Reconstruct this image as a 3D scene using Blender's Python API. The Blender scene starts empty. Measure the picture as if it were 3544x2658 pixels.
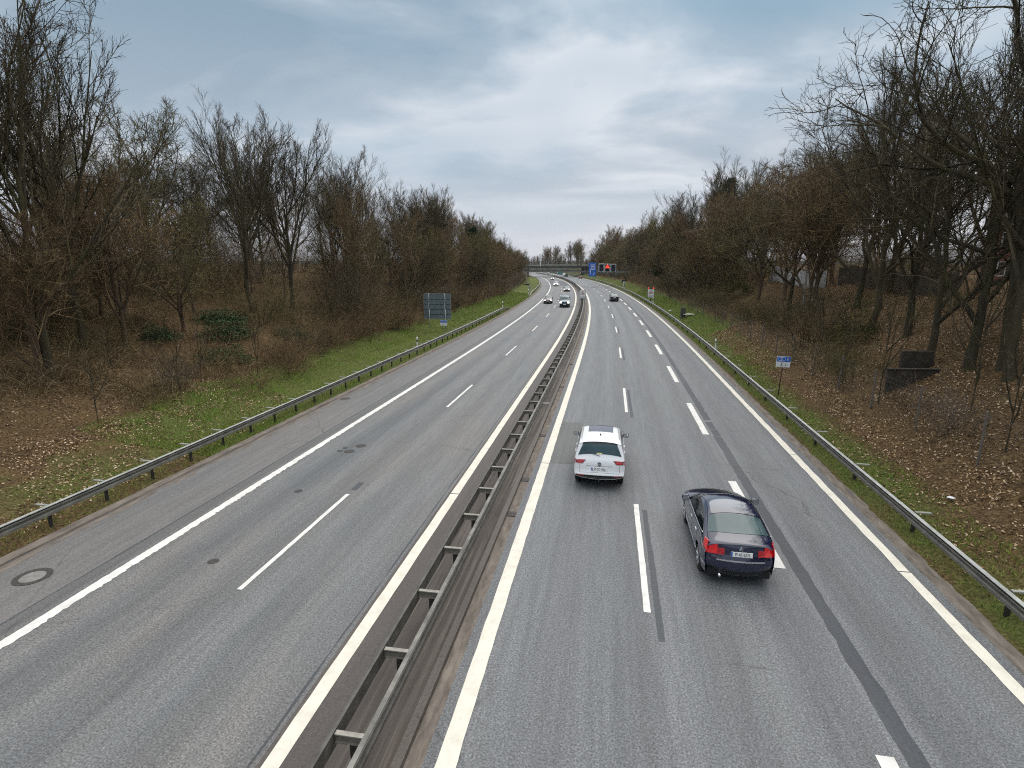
import bpy, math, random
import numpy as np
rng = np.random.default_rng(7)
random.seed(7)
R = math.radians
scene = bpy.context.scene
COL = scene.collection
PI = math.pi

# ------------------------------------------------------------------ helpers
def tag(o, label=None, cat=None, group=None, kind=None):
    if label: o['label'] = label
    if cat: o['category'] = cat
    if group: o['group'] = group
    if kind: o['kind'] = kind
    return o

def empty(name, loc=(0, 0, 0), rz=0.0):
    o = bpy.data.objects.new(name, None)
    o.empty_display_size = 0.3
    COL.objects.link(o)
    o.location = loc
    o.rotation_euler = (0, 0, rz)
    return o

def link(name, me, parent=None):
    o = bpy.data.objects.new(name, me)
    COL.objects.link(o)
    if parent is not None: o.parent = parent
    return o

def mesh_np(name, V, quads=None, tris=None, mat=None, smooth=False, attr=None):
    V = np.asarray(V, np.float32).reshape(-1, 3)
    loops = []; starts = []; totals = []; n = 0
    if quads is not None and len(quads):
        q = np.asarray(quads, np.int32).reshape(-1, 4)
        loops.append(q.ravel()); starts.append(n + 4 * np.arange(len(q))); totals.append(np.full(len(q), 4)); n += 4 * len(q)
    if tris is not None and len(tris):
        t = np.asarray(tris, np.int32).reshape(-1, 3)
        loops.append(t.ravel()); starts.append(n + 3 * np.arange(len(t))); totals.append(np.full(len(t), 3)); n += 3 * len(t)
    me = bpy.data.meshes.new(name)
    me.vertices.add(len(V)); me.vertices.foreach_set('co', V.ravel())
    L = np.concatenate(loops); S = np.concatenate(starts); T = np.concatenate(totals)
    me.loops.add(len(L)); me.loops.foreach_set('vertex_index', L.astype(np.int32))
    me.polygons.add(len(S)); me.polygons.foreach_set('loop_start', S.astype(np.int32))
    try: me.polygons.foreach_set('loop_total', T.astype(np.int32))
    except Exception: pass
    me.polygons.foreach_set('use_smooth', np.full(len(S), bool(smooth)))
    if attr is not None:
        a = me.attributes.new('road', 'FLOAT_VECTOR', 'POINT')
        a.data.foreach_set('vector', np.asarray(attr, np.float32).ravel())
    if mat: me.materials.append(mat)
    me.update(calc_edges=True)
    return me

class MB:
    """collects faces for one mesh"""
    def __init__(s): s.V = []; s.Q = []; s.T = []; s.n = 0
    def add(s, V, Q=(), T=()):
        V = np.asarray(V, float).reshape(-1, 3); s.V.append(V)
        if len(Q): s.Q.append(np.asarray(Q).reshape(-1, 4) + s.n)
        if len(T): s.T.append(np.asarray(T).reshape(-1, 3) + s.n)
        s.n += len(V); return s
    def box(s, c, d, rz=0.0, M=None, bev=0.0):
        hx, hy, hz = np.asarray(d, float) / 2
        if bev > 0:
            b = min(bev, hx * .9, hy * .9, hz * .9)
            ring = [(-hx + b, -hy), (hx - b, -hy), (hx, -hy + b), (hx, hy - b), (hx - b, hy), (-hx + b, hy), (-hx, hy - b), (-hx, -hy + b)]
            lv = []
            for z, k in ((-hz, b), (-hz + b, 0), (hz - b, 0), (hz, b)):
                for x, y in ring:
                    lv.append((x - math.copysign(min(k, abs(x)), x) if k else x, y - math.copysign(min(k, abs(y)), y) if k else y, z))
            V = np.array(lv); Q = []; T = []
            for j in range(3):
                for i in range(8):
                    Q.append((j * 8 + i, j * 8 + (i + 1) % 8, j * 8 + 8 + (i + 1) % 8, j * 8 + 8 + i))
            for i in range(1, 7):
                T.append((0, i + 1, i)); T.append((24, 24 + i, 24 + i + 1))
        else:
            V = np.array([(x, y, z) for z in (-hz, hz) for x, y in ((-hx, -hy), (hx, -hy), (hx, hy), (-hx, hy))])
            Q = [(0, 3, 2, 1), (4, 5, 6, 7), (0, 1, 5, 4), (1, 2, 6, 5), (2, 3, 7, 6), (3, 0, 4, 7)]; T = []
        if M is not None: V = V @ np.asarray(M).T
        if rz:
            c_, s_ = math.cos(rz), math.sin(rz)
            V = V @ np.array([[c_, s_, 0], [-s_, c_, 0], [0, 0, 1]])
        return s.add(V + np.asarray(c, float), Q, T)
    def grid(s, G, flip=False, close=False):
        G = np.asarray(G, float); a, b = G.shape[:2]
        i = np.arange(a - 1)[:, None] * b; j = np.arange(b - 1)[None, :]
        q = np.stack([i + j, i + j + 1, i + b + j + 1, i + b + j], -1).reshape(-1, 4)
        if close:
            k = np.arange(a - 1) * b
            q = np.concatenate([q, np.stack([k + b - 1, k, k + b, k + 2 * b - 1], -1)])
        if flip: q = q[:, ::-1]
        return s.add(G.reshape(-1, 3), q)
    def tube(s, P, r, sides=6, caps=True):
        P = np.asarray(P, float); n = len(P)
        r = np.broadcast_to(np.asarray(r, float), (n,))
        V, q = tubes_np(P[None], r[None], sides)
        T = []
        if caps:
            for i in range(1, sides - 1):
                T.append((0, i + 1, i)); o = (n - 1) * sides; T.append((o, o + i, o + i + 1))
        return s.add(V, q, T)
    def lathe(s, prof, seg=24, axis='z', c=(0, 0, 0)):
        a = np.linspace(0, 2 * PI, seg, endpoint=False)
        G = []
        for r, h in prof:
            x, y, z = r * np.cos(a), r * np.sin(a), np.full(seg, h)
            if axis == 'z': G.append(np.stack([x, y, z], -1))
            elif axis == 'x': G.append(np.stack([z, x, y], -1))
            else: G.append(np.stack([x, z, y], -1))
        return s.grid(np.array(G) + np.asarray(c), close=True)
    def poly(s, pts, d=(0, 0, 0)):
        """flat convex polygon, extruded by d when given"""
        P = np.asarray(pts, float); n = len(P); T = [(0, i, i + 1) for i in range(1, n - 1)]
        if not any(d): return s.add(P, (), T)
        Q = [(i, n + i, n + (i + 1) % n, (i + 1) % n) for i in range(n)]
        T2 = [(n, n + i + 1, n + i) for i in range(1, n - 1)]
        return s.add(np.concatenate([P, P + np.asarray(d)]), Q, T + T2)
    def build(s, name, mat, parent=None, smooth=False, attr=None):
        me = mesh_np(name, np.concatenate(s.V), np.concatenate(s.Q) if s.Q else None, np.concatenate(s.T) if s.T else None, mat, smooth, attr)
        return link(name, me, parent)

def tubes_np(P, Rr, sides):
    """P (m,n,3) paths, Rr (m,n) radii -> verts, quads"""
    P = np.asarray(P, float); m, n = P.shape[:2]
    T = np.empty_like(P); T[:, 1:-1] = P[:, 2:] - P[:, :-2]; T[:, 0] = P[:, 1] - P[:, 0]; T[:, -1] = P[:, -1] - P[:, -2]
    T /= np.linalg.norm(T, axis=-1, keepdims=True) + 1e-9
    avg = T.mean(1); ref = np.where(np.abs(avg[:, 2:3]) < 0.8, np.array([[0, 0, 1.]]), np.array([[1., 0, 0]]))
    A = np.cross(T, ref[:, None, :]); A /= np.linalg.norm(A, axis=-1, keepdims=True) + 1e-9
    B = np.cross(T, A)
    a = np.linspace(0, 2 * PI, sides, endpoint=False)
    V = P[:, :, None] + Rr[:, :, None, None] * (np.cos(a)[None, None, :, None] * A[:, :, None] + np.sin(a)[None, None, :, None] * B[:, :, None])
    base = (np.arange(m) * n * sides)[:, None, None] + (np.arange(n - 1) * sides)[None, :, None]
    k = np.arange(sides)[None, None, :]; k2 = (k + 1) % sides
    q = np.stack([base + k, base + k2, base + sides + k2, base + sides + k], -1).reshape(-1, 4)
    return V.reshape(-1, 3), q

# ------------------------------------------------------------------ materials
def nt(name):
    m = bpy.data.materials.new(name); m.use_nodes = True
    t = m.node_tree; b = t.nodes['Principled BSDF']
    return m, t, b
def N(t, typ, **kw):
    n = t.nodes.new(typ)
    for k, v in kw.items(): setattr(n, k, v)
    return n
def L(t, a, b): t.links.new(a, b)
def setin(n, **kw):
    for k, v in kw.items(): n.inputs[k.replace('_', ' ')].default_value = v
def c4(c): return (c[0], c[1], c[2], 1)
def noise(t, vec, scale, detail=4, rough=.6):
    n = N(t, 'ShaderNodeTexNoise'); setin(n, Scale=scale, Detail=detail, Roughness=rough)
    if vec is not None: L(t, vec, n.inputs['Vector'])
    return n.outputs['Fac']
def ramp(t, fac, stops):
    r = N(t, 'ShaderNodeValToRGB'); el = r.color_ramp.elements
    while len(el) < len(stops): el.new(.5)
    for e, (p, c) in zip(el, stops):
        e.position = p; e.color = c4(c) if not np.isscalar(c) else (c, c, c, 1)
    L(t, fac, r.inputs[0]); return r.outputs['Color']
def mix(t, fac, a, b, mode='MIX'):
    m = N(t, 'ShaderNodeMix', data_type='RGBA', blend_type=mode)
    if np.isscalar(fac): m.inputs[0].default_value = fac
    else: L(t, fac, m.inputs[0])
    for i, v in ((6, a), (7, b)):
        if isinstance(v, (tuple, list)): m.inputs[i].default_value = c4(v)
        else: L(t, v, m.inputs[i])
    return m.outputs[2]
def mapping(t, vec, scale):
    m = N(t, 'ShaderNodeMapping'); m.inputs['Scale'].default_value = scale; L(t, vec, m.inputs['Vector']); return m.outputs[0]
def objco(t): return N(t, 'ShaderNodeTexCoord').outputs['Object']
def geopos(t): return N(t, 'ShaderNodeNewGeometry').outputs['Position']
def roadco(t):
    a = N(t, 'ShaderNodeAttribute'); a.attribute_name = 'road'; return a.outputs['Vector']
def bump(t, b, h, dist=.02, strength=.6):
    n = N(t, 'ShaderNodeBump'); setin(n, Distance=dist, Strength=strength); L(t, h, n.inputs['Height']); L(t, n.outputs[0], b.inputs['Normal'])

def simple(name, col, rough=.6, metal=0.0, var=.12, scale=6.0, emit=None, estr=0.0, coat=0.0, spec=None):
    m, t, b = nt(name)
    n = noise(t, objco(t), scale, 5)
    lo = [max(0, c * (1 - var)) for c in col]; hi = [min(1, c * (1 + var)) for c in col]
    L(t, ramp(t, n, [(.3, lo), (.7, hi)]), b.inputs['Base Color'])
    setin(b, Roughness=rough, Metallic=metal)
    if coat: b.inputs['Coat Weight'].default_value = coat; b.inputs['Coat Roughness'].default_value = .04
    if spec is not None: b.inputs['Specular IOR Level'].default_value = spec
    if emit: b.inputs['Emission Color'].default_value = c4(emit); b.inputs['Emission Strength'].default_value = estr
    return m

def asphalt(name, a, c, warm, grain=(.55, 1.5), tracks=None):
    """worn asphalt: stone grain, blotches, wheel tracks and streaks that run along the road (u,s attribute)"""
    m, t, b = nt(name)
    rc = roadco(t); gp = geopos(t)
    streak = noise(t, mapping(t, rc, (1.1, .018, 1)), 1.0, 4, .55)
    col = ramp(t, streak, [(.32, a), (.68, c)])
    blot = noise(t, mapping(t, rc, (.35, .07, 1)), 1.0, 5, .6)
    col = mix(t, ramp(t, blot, [(.42, 0.0), (.7, 1.0)]), col, warm)
    if tracks:
        sp = N(t, 'ShaderNodeSeparateXYZ'); L(t, rc, sp.inputs[0])
        ma = N(t, 'ShaderNodeMath', operation='MULTIPLY_ADD'); L(t, sp.outputs[0], ma.inputs[0]); ma.inputs[1].default_value = 2 * PI / tracks[1]; ma.inputs[2].default_value = -2 * PI * tracks[0] / tracks[1]
        wob = N(t, 'ShaderNodeMath', operation='MULTIPLY_ADD'); L(t, blot, wob.inputs[0]); wob.inputs[1].default_value = 1.6; L(t, ma.outputs[0], wob.inputs[2])
        co = N(t, 'ShaderNodeMath', operation='COSINE'); L(t, wob.outputs[0], co.inputs[0])
        mr = N(t, 'ShaderNodeMapRange'); setin(mr, From_Min=-1.0, From_Max=1.0); L(t, co.outputs[0], mr.inputs['Value'])
        col = mix(t, 1.0, col, ramp(t, mr.outputs[0], [(0.0, .90), (1.0, 1.10)]), 'MULTIPLY')
    fine = noise(t, mapping(t, rc, (6, .35, 1)), 1.0, 3, .6)
    col = mix(t, .45, col, mix(t, 1.0, col, ramp(t, fine, [(.3, .68), (.7, 1.25)]), 'MULTIPLY'))
    stain = noise(t, mapping(t, rc, (.9, .5, 1)), 1.0, 6, .75)
    col = mix(t, ramp(t, stain, [(.66, 0.0), (.80, .45)]), col, mix(t, 1.0, col, (.45, .43, .42), 'MULTIPLY'))
    g1 = noise(t, gp, 26.0, 3, .8)
    col = mix(t, 1.0, col, ramp(t, g1, [(.32, grain[0]), (.5, 1.0), (.68, grain[1])]), 'MULTIPLY')
    v = N(t, 'ShaderNodeTexVoronoi'); setin(v, Scale=34.0); L(t, gp, v.inputs['Vector'])
    col = mix(t, .28, col, mix(t, 1.0, col, ramp(t, v.outputs['Color'], [(.15, .40), (.85, 1.7)]), 'MULTIPLY'))
    ck = N(t, 'ShaderNodeTexVoronoi', feature='DISTANCE_TO_EDGE'); setin(ck, Scale=.16); wv = N(t, 'ShaderNodeVectorMath', operation='ADD'); nn = N(t, 'ShaderNodeTexNoise'); setin(nn, Scale=.8, Detail=5.0); L(t, gp, nn.inputs['Vector']); L(t, gp, wv.inputs[0]); L(t, nn.outputs['Color'], wv.inputs[1]); L(t, wv.outputs[0], ck.inputs['Vector'])
    crk = N(t, 'ShaderNodeMath', operation='MULTIPLY'); L(t, ramp(t, ck.outputs['Distance'], [(.0, .55), (.006, 0.0)]), crk.inputs[0]); L(t, ramp(t, blot, [(.52, 0.0), (.60, 1.0)]), crk.inputs[1])
    col = mix(t, crk.outputs[0], col, (.03, .03, .03))
    L(t, col, b.inputs['Base Color']); setin(b, Roughness=.60); b.inputs['Specular IOR Level'].default_value = .5
    bump(t, b, g1, .010, .35)
    return m

M = {}
M['asphalt_right'] = asphalt('asphalt_right', (.098, .102, .110), (.148, .151, .156), (.13, .134, .133), (.36, 1.85), (-1.485, 1.75))
M['asphalt_left'] = asphalt('asphalt_left', (.100, .107, .113), (.153, .153, .149), (.152, .141, .132), (.40, 1.75), (-11.7, 1.85))
M['shoulder'] = asphalt('asphalt_shoulder', (.112, .109, .107), (.158, .153, .149), (.162, .150, .141), (.7, 1.3))
M['median'] = asphalt('asphalt_median', (.060, .048, .042), (.105, .086, .074), (.08, .068, .06), (.7, 1.3))
M['patch'] = asphalt('asphalt_patch', (.082, .084, .08), (.118, .12, .115), (.105, .102, .096))
M['seal'] = asphalt('sealed_joint', (.034, .038, .044), (.056, .06, .068), (.066, .069, .074), (.85, 1.15))

def paint(name, col, dirt):
    m, t, b = nt(name); gp = geopos(t)
    n1 = noise(t, gp, 2.5, 5, .7); n2 = noise(t, gp, 30, 3, .7)
    col_ = mix(t, ramp(t, n1, [(.45, 0.0), (.8, .8)]), col, dirt)
    col_ = mix(t, ramp(t, n2, [(.6, 0.0), (.78, .7)]), col_, dirt)
    L(t, col_, b.inputs['Base Color']); setin(b, Roughness=.65); return m
M['paint_white'] = paint('paint_white', (.72, .70, .66), (.46, .44, .40))
M['paint_cream'] = paint('paint_cream', (.72, .68, .58), (.50, .46, .37))

def channel_mat():
    m, t, b = nt('channel_concrete'); rc = roadco(t)
    n1 = noise(t, mapping(t, rc, (9, .16, 1)), 1, 5, .7); n2 = noise(t, mapping(t, rc, (2, .8, 1)), 1, 5, .7)
    col = ramp(t, n1, [(.3, (.04, .032, .027)), (.52, (.085, .069, .058)), (.7, (.21, .175, .15))])
    col = mix(t, ramp(t, n2, [(.4, 0.0), (.75, .6)]), col, (.11, .095, .085))
    L(t, col, b.inputs['Base Color']); setin(b, Roughness=.85); bump(t, b, n1, .02, .5); return m
M['channel'] = channel_mat()
M['kerb_stone'] = asphalt('kerb_stone', (.10, .085, .072), (.16, .138, .118), (.075, .062, .052), (.7, 1.3))
def sand_mat():
    m, t, b = nt('brown_grit'); rc = roadco(t)
    n1 = noise(t, mapping(t, rc, (5, 1.1, 1)), 1, 6, .7)
    col = ramp(t, n1, [(.3, (.075, .064, .054)), (.5, (.155, .13, .107)), (.72, (.25, .215, .18))])
    L(t, col, b.inputs['Base Color']); setin(b, Roughness=.95); bump(t, b, n1, .03, .5); return m
M['grit'] = sand_mat()

def terrain_mat():
    m, t, b = nt('bank_ground'); rc = roadco(t); gp = geopos(t)
    sep = N(t, 'ShaderNodeSeparateXYZ'); L(t, rc, sep.inputs[0])
    big = noise(t, gp, .22, 5, .65); mid = noise(t, gp, 1.6, 5, .7); fine = noise(t, gp, 11, 4, .75)
    litter = ramp(t, fine, [(.28, (.028, .018, .008)), (.46, (.10, .064, .030)), (.60, (.21, .14, .068)), (.76, (.40, .29, .16))])
    litter = mix(t, ramp(t, mid, [(.4, 0.0), (.7, .8)]), litter, ramp(t, fine, [(.3, (.03, .02, .012)), (.7, (.14, .088, .052))]))
    grass = ramp(t, fine, [(.28, (.03, .045, .01)), (.5, (.09, .125, .026)), (.72, (.18, .21, .06))])
    grass = mix(t, ramp(t, mid, [(.35, 0.0), (.75, .75)]), grass, ramp(t, fine, [(.3, (.06, .052, .018)), (.7, (.20, .165, .075))]))
    # third road component = how grassy (0..1)
    add = N(t, 'ShaderNodeMath', operation='ADD'); L(t, sep.outputs[2], add.inputs[0])
    s2 = N(t, 'ShaderNodeMath', operation='MULTIPLY_ADD'); L(t, big, s2.inputs[0]); s2.inputs[1].default_value = 1.2; s2.inputs[2].default_value = -.6
    L(t, s2.outputs[0], add.inputs[1])
    col = mix(t, ramp(t, add.outputs[0], [(.4, 0.0), (.62, 1.0)]), litter, grass)
    far = N(t, 'ShaderNodeMapRange'); setin(far, From_Min=300.0, From_Max=420.0); L(t, sep.outputs[1], far.inputs['Value'])
    col = mix(t, far.outputs[0], col, ramp(t, mid, [(.35, (.028, .032, .02)), (.7, (.07, .072, .045))]))   # moorland and scrub past the bend
    L(t, col, b.inputs['Base Color']); setin(b, Roughness=.95); b.inputs['Specular IOR Level'].default_value = .1
    bump(t, b, fine, .12, .9); return m
M['terrain'] = terrain_mat()

M['hill_ground'] = simple('hill_ground', (.085, .09, .085), .95, 0, .3, .05, spec=.1)
def island_mat(name, stops, rough=.9, trans=0.0, nscale=None, alt=None):
    """colour picked per leaf / blade / stem, drifting with place"""
    m, t, b = nt(name)
    g = N(t, 'ShaderNodeNewGeometry')
    col = ramp(t, g.outputs['Random Per Island'], stops)
    if nscale:
        n = noise(t, g.outputs['Position'], nscale, 4, .6)
        col = mix(t, ramp(t, n, [(.38, 0.0), (.62, 1.0)]), col, ramp(t, g.outputs['Random Per Island'], alt))
    L(t, col, b.inputs['Base Color']); setin(b, Roughness=rough); b.inputs['Specular IOR Level'].default_value = .15
    return m
M['leaf_litter'] = island_mat('leaf_litter', [(0, (.06, .036, .018)), (.35, (.24, .145, .075)), (.75, (.50, .34, .20)), (1, (.80, .66, .50))], nscale=.35,
                              alt=[(0, (.04, .026, .014)), (.45, (.16, .10, .054)), (1, (.52, .38, .25))])
M['grass'] = island_mat('grass', [(0, (.065, .13, .012)), (.5, (.14, .255, .025)), (1, (.29, .41, .065))], nscale=.4,
                        alt=[(0, (.08, .10, .02)), (.5, (.17, .20, .045)), (1, (.34, .34, .12))])
M['scrub'] = island_mat('scrub', [(0, (.035, .022, .011)), (.6, (.13, .08, .042)), (1, (.46, .32, .19))], nscale=.12,
                        alt=[(0, (.03, .026, .010)), (.6, (.105, .088, .036)), (1, (.36, .29, .15))])
M['bramble_leaf'] = island_mat('bramble_leaf', [(0, (.012, .024, .010)), (.5, (.030, .060, .022)), (.85, (.075, .125, .055)), (1, (.17, .20, .11))])
M['needles'] = island_mat('needles', [(0, (.008, .02, .009)), (.6, (.02, .042, .016)), (1, (.045, .075, .028))])
M['olive_leaf'] = island_mat('olive_leaf', [(0, (.025, .028, .009)), (.6, (.065, .065, .02)), (1, (.13, .12, .04))])

def bark(name, a, c, moss, tint=(.12, .1, .085), isl=False):
    m, t, b = nt(name); oc = objco(t); gi = N(t, 'ShaderNodeObjectInfo')
    n1 = noise(t, mapping(t, oc, (5, 5, .8)), 1.5, 5, .7)
    col = ramp(t, n1, [(.3, a), (.7, c)])
    n2 = noise(t, oc, .5, 3, .6)
    col = mix(t, ramp(t, n2, [(.45, 0.0), (.7, .7)]), col, moss)
    col = mix(t, ramp(t, gi.outputs['Random'], [(0, 0.0), (1, .5)]), col, tint)
    if isl: col = mix(t, 1.0, col, ramp(t, N(t, 'ShaderNodeNewGeometry').outputs['Random Per Island'], [(0, .40), (.7, 1.0), (1, 2.3)]), 'MULTIPLY')
    L(t, col, b.inputs['Base Color']); setin(b, Roughness=.9); b.inputs['Specular IOR Level'].default_value = .15
    bump(t, b, n1, .04, .6); return m
M['bark_dark'] = bark('bark_dark', (.022, .018, .012), (.068, .056, .038), (.075, .075, .022), (.085, .07, .04))
M['bark_grey'] = bark('bark_grey', (.055, .045, .034), (.15, .125, .098), (.085, .088, .038))
M['bark_brown'] = bark('bark_brown', (.05, .034, .022), (.13, .092, .062), (.09, .082, .034), (.15, .105, .07))
M['bark_birch'] = bark('bark_birch', (.16, .14, .12), (.46, .42, .37), (.22, .22, .14), (.34, .31, .27))
M['twig_dark'] = bark('twig_dark', (.036, .029, .019), (.082, .066, .042), (.07, .066, .026), (.11, .085, .05), True)
M['twig_brown'] = bark('twig_brown', (.085, .056, .031), (.20, .134, .074), (.12, .10, .042), (.235, .16, .086), True)
M['twig_olive'] = bark('twig_olive', (.07, .062, .024), (.155, .135, .06), (.10, .098, .034), (.16, .125, .065), True)
M['twig_grey'] = bark('twig_grey', (.10, .085, .07), (.19, .16, .13), (.14, .115, .09), (.18, .14, .115), True)

M['galv'] = simple('galvanised_steel', (.33, .335, .305), .5, .35, .3, 3)
M['galv_lit'] = simple('rail_top_lit', (.46, .47, .44), .45, .3, .25, 3)  # same steel, lighter: sky highlight along the rail tops put into the colour
M['rail_face_shaded'] = simple('rail_face_shaded', (.17, .165, .145), .55, .3, .3, 3)  # same steel, darker: shade below the rail top put into the colour
M['galv_dark'] = simple('weathered_steel', (.10, .094, .083), .6, .25, .35, 4)
M['rust_rail'] = simple('stained_steel', (.185, .175, .155), .5, .3, .5, 2.2)
M['cross_steel'] = simple('crossbar_steel', (.27, .25, .215), .5, .3, .45, 3)
M['post_dark'] = simple('post_steel', (.035, .032, .03), .6, .2, .4, 8)
M['black'] = simple('black_plastic', (.012, .012, .013), .45, 0, .3)
M['rubber'] = simple('rubber', (.014, .014, .015), .8, 0, .3, 20)
M['under'] = simple('underbody', (.008, .008, .009), .9, 0, .2)
M['alloy'] = simple('alloy', (.5, .5, .52), .3, .8, .1)
M['chrome'] = simple('chrome', (.8, .8, .82), .12, 1, .03)
M['mirror'] = simple('mirror_glass', (.75, .78, .8), .03, 1, .02)
M['car_white'] = simple('car_white', (.78, .79, .80), .32, 0, .02, 2, coat=.7)
M['car_navy'] = simple('car_navy', (.002, .006, .034), .14, 0.0, .2, 60, coat=1, spec=.7)
M['mirror_shell'] = simple('mirror_shell', (.05, .05, .052), .35, 0, .1, 3, coat=.5)
M['car_black'] = simple('car_black', (.010, .011, .014), .3, 0, .1, 2, coat=.8)
M['car_red'] = simple('car_red', (.22, .012, .016), .3, 0, .05, 2, coat=.8)
M['car_maroon'] = simple('car_maroon', (.055, .008, .014), .3, 0, .05, 2, coat=.8)
M['car_teal'] = simple('car_teal', (.05, .10, .13), .3, .3, .05, 2, coat=.8)
M['car_silver'] = simple('car_silver', (.5, .51, .53), .3, .5, .05, 2, coat=.6)
M['truck_teal'] = simple('truck_teal', (.03, .22, .26), .5, 0, .08)
def glass(name, col, rough=.05, coat=0.0):
    m, t, b = nt(name)
    n = noise(t, objco(t), 1.7, 3)
    L(t, ramp(t, n, [(.3, [c * .75 for c in col]), (.7, [c * 1.2 for c in col])]), b.inputs['Base Color'])
    setin(b, Roughness=rough); b.inputs['Specular IOR Level'].default_value = .6
    return m
M['glass'] = glass('tinted_glass', (.028, .05, .055))
M['glass_rear'] = glass('rear_glass', (.05, .088, .092), .1)
M['glass_suv'] = glass('suv_rear_glass', (.03, .062, .07), .1)
M['glass_dark'] = glass('dark_glass', (.010, .014, .014))
M['glass_roof'] = glass('roof_glass', (.11, .12, .15), .12)
M['lens_red'] = simple('red_lens', (.42, .012, .018), .15, 0, .25, 25, coat=.8)
M['lens_red_lit'] = simple('red_lens_lit', (.55, .008, .012), .15, 0, .2, 25, emit=(1, .02, .02), estr=.12, coat=.8)
M['lens_dark'] = simple('dark_red_lens', (.10, .004, .008), .15, 0, .2, 25, coat=.8)
M['lamp_on'] = simple('headlamp_lit', (.9, .9, .88), .2, 0, .02, 4, emit=(1, .97, .9), estr=6)
M['amber_on'] = simple('red_flasher', (.5, .03, .02), .3, 0, .1, 4, emit=(1, .08, .04), estr=.5)
M['plate'] = simple('plate_white', (.78, .78, .76), .4, 0, .04)
M['plate_blue'] = simple('plate_blue', (.02, .09, .42), .4, 0, .05)
M['ink'] = simple('ink_black', (.012, .012, .012), .5, 0, .1)
M['yellow'] = simple('yellow_sticker', (.75, .62, .2), .5, 0, .1)
M['sign_white'] = simple('sign_white', (.72, .73, .73), .45, 0, .06, 3)
M['sign_blue'] = simple('sign_blue', (.015, .12, .52), .4, 0, .12, 2)
M['sign_red'] = simple('sign_red', (.5, .02, .03), .4, 0, .08)
M['sign_red_lit'] = simple('lit_red_symbol', (.6, .03, .02), .4, 0, .05, 4, emit=(1, .06, .03), estr=1.6)
M['vms'] = simple('display_black', (.006, .008, .02), .35, 0, .2)
M['alu_back'] = simple('sign_back', (.15, .19, .215), .5, .3, .22, 1.5)
M['alu_dark'] = simple('sign_seam', (.03, .037, .042), .6, .2, .2)
M['pole_grey'] = simple('pole_grey', (.33, .36, .37), .45, .4, .15)
M['pole_brown'] = simple('pole_brown', (.055, .032, .022), .7, .1, .3)
M['concrete'] = simple('concrete', (.30, .295, .28), .85, 0, .25, 1.2)
M['concrete_dark'] = simple('stained_concrete', (.06, .058, .055), .9, 0, .35, .8)
M['gantry'] = simple('gantry_steel', (.045, .046, .048), .6, .2, .2, 1)
M['gantry_light'] = simple('gantry_flange', (.30, .29, .265), .6, .1, .15, 1)
M['brick'] = simple('red_brick', (.24, .085, .06), .9, 0, .3, 3)
M['roof_tile'] = simple('roof_tile', (.12, .115, .11), .85, 0, .25, 2)
M['render_white'] = simple('white_render', (.68, .68, .66), .8, 0, .08, 1)
M['pale_wood'] = simple('pale_paling', (.56, .57, .57), .8, 0, .25, 2)
M['brown_wood'] = simple('brown_paling', (.10, .082, .06), .85, 0, .35, 2)
M['fence_post'] = simple('fence_post', (.13, .11, .09), .85, 0, .3, 4)
M['wire'] = simple('fence_wire', (.20, .20, .19), .5, .5, .2)
M['wood_dark'] = simple('weathered_boards', (.04, .031, .022), .9, 0, .45, 3)
M['litter_white'] = simple('white_litter', (.7, .7, .7), .7, 0, .1)
M['iron'] = simple('cast_iron', (.055, .05, .046), .7, .2, .4, 9)
M['iron_pale'] = simple('cover_concrete', (.20, .19, .175), .8, 0, .3, 6)

# ------------------------------------------------------------------ road frame: s metres along, u metres to the right
S0, RAD, S1 = 45.0, 1450.0, 430.0
def x0(s):
    s = np.asarray(s, float); a = np.clip(s, S0, S1) - S0
    return -(a * a) / (2 * RAD) - np.clip(s - S1, 0, None) * (S1 - S0) / RAD
def slope(s): return -(np.clip(np.asarray(s, float), S0, S1) - S0) / RAD
def road(s, u, z=0.0):
    s = np.asarray(s, float); u = np.asarray(u, float)
    m = slope(s); k = 1 / np.sqrt(1 + m * m)
    return np.stack(np.broadcast_arrays(x0(s) + u * k, s - u * m * k, z), -1)
def heading(s): return math.atan2(-float(slope(s)), 1.0)
PU = [-400, -60, -45, -36, -30, -25, -21, -18, -16.6, 8.7, 9.3, 10, 12.3, 15, 19, 24, 30, 60, 400]
PZ = [7.2, 6.6, 6.2, 4.7, 2.7, 1.1, .35, .05, -.05, -.05, .05, .3, 1.2, 2.5, 4.3, 5.6, 6.1, 6.6, 7]
def lump(s, u):
    w = np.clip((np.abs(u + 4) - 15) / 6, 0, 1)
    return w * (.22 * np.sin(s * .31 + 1.3) * np.sin(u * .47 + s * .05) + .10 * np.sin(s * .93 + u * .8) + .05 * np.sin(s * 2.1 - u * 1.7))
def ground(s, u): return np.interp(u, PU, PZ) + lump(s, u)
def place(s, u, dz=0.0): return tuple(float(v) for v in road(s, u, float(ground(s, u)) + dz))

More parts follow.
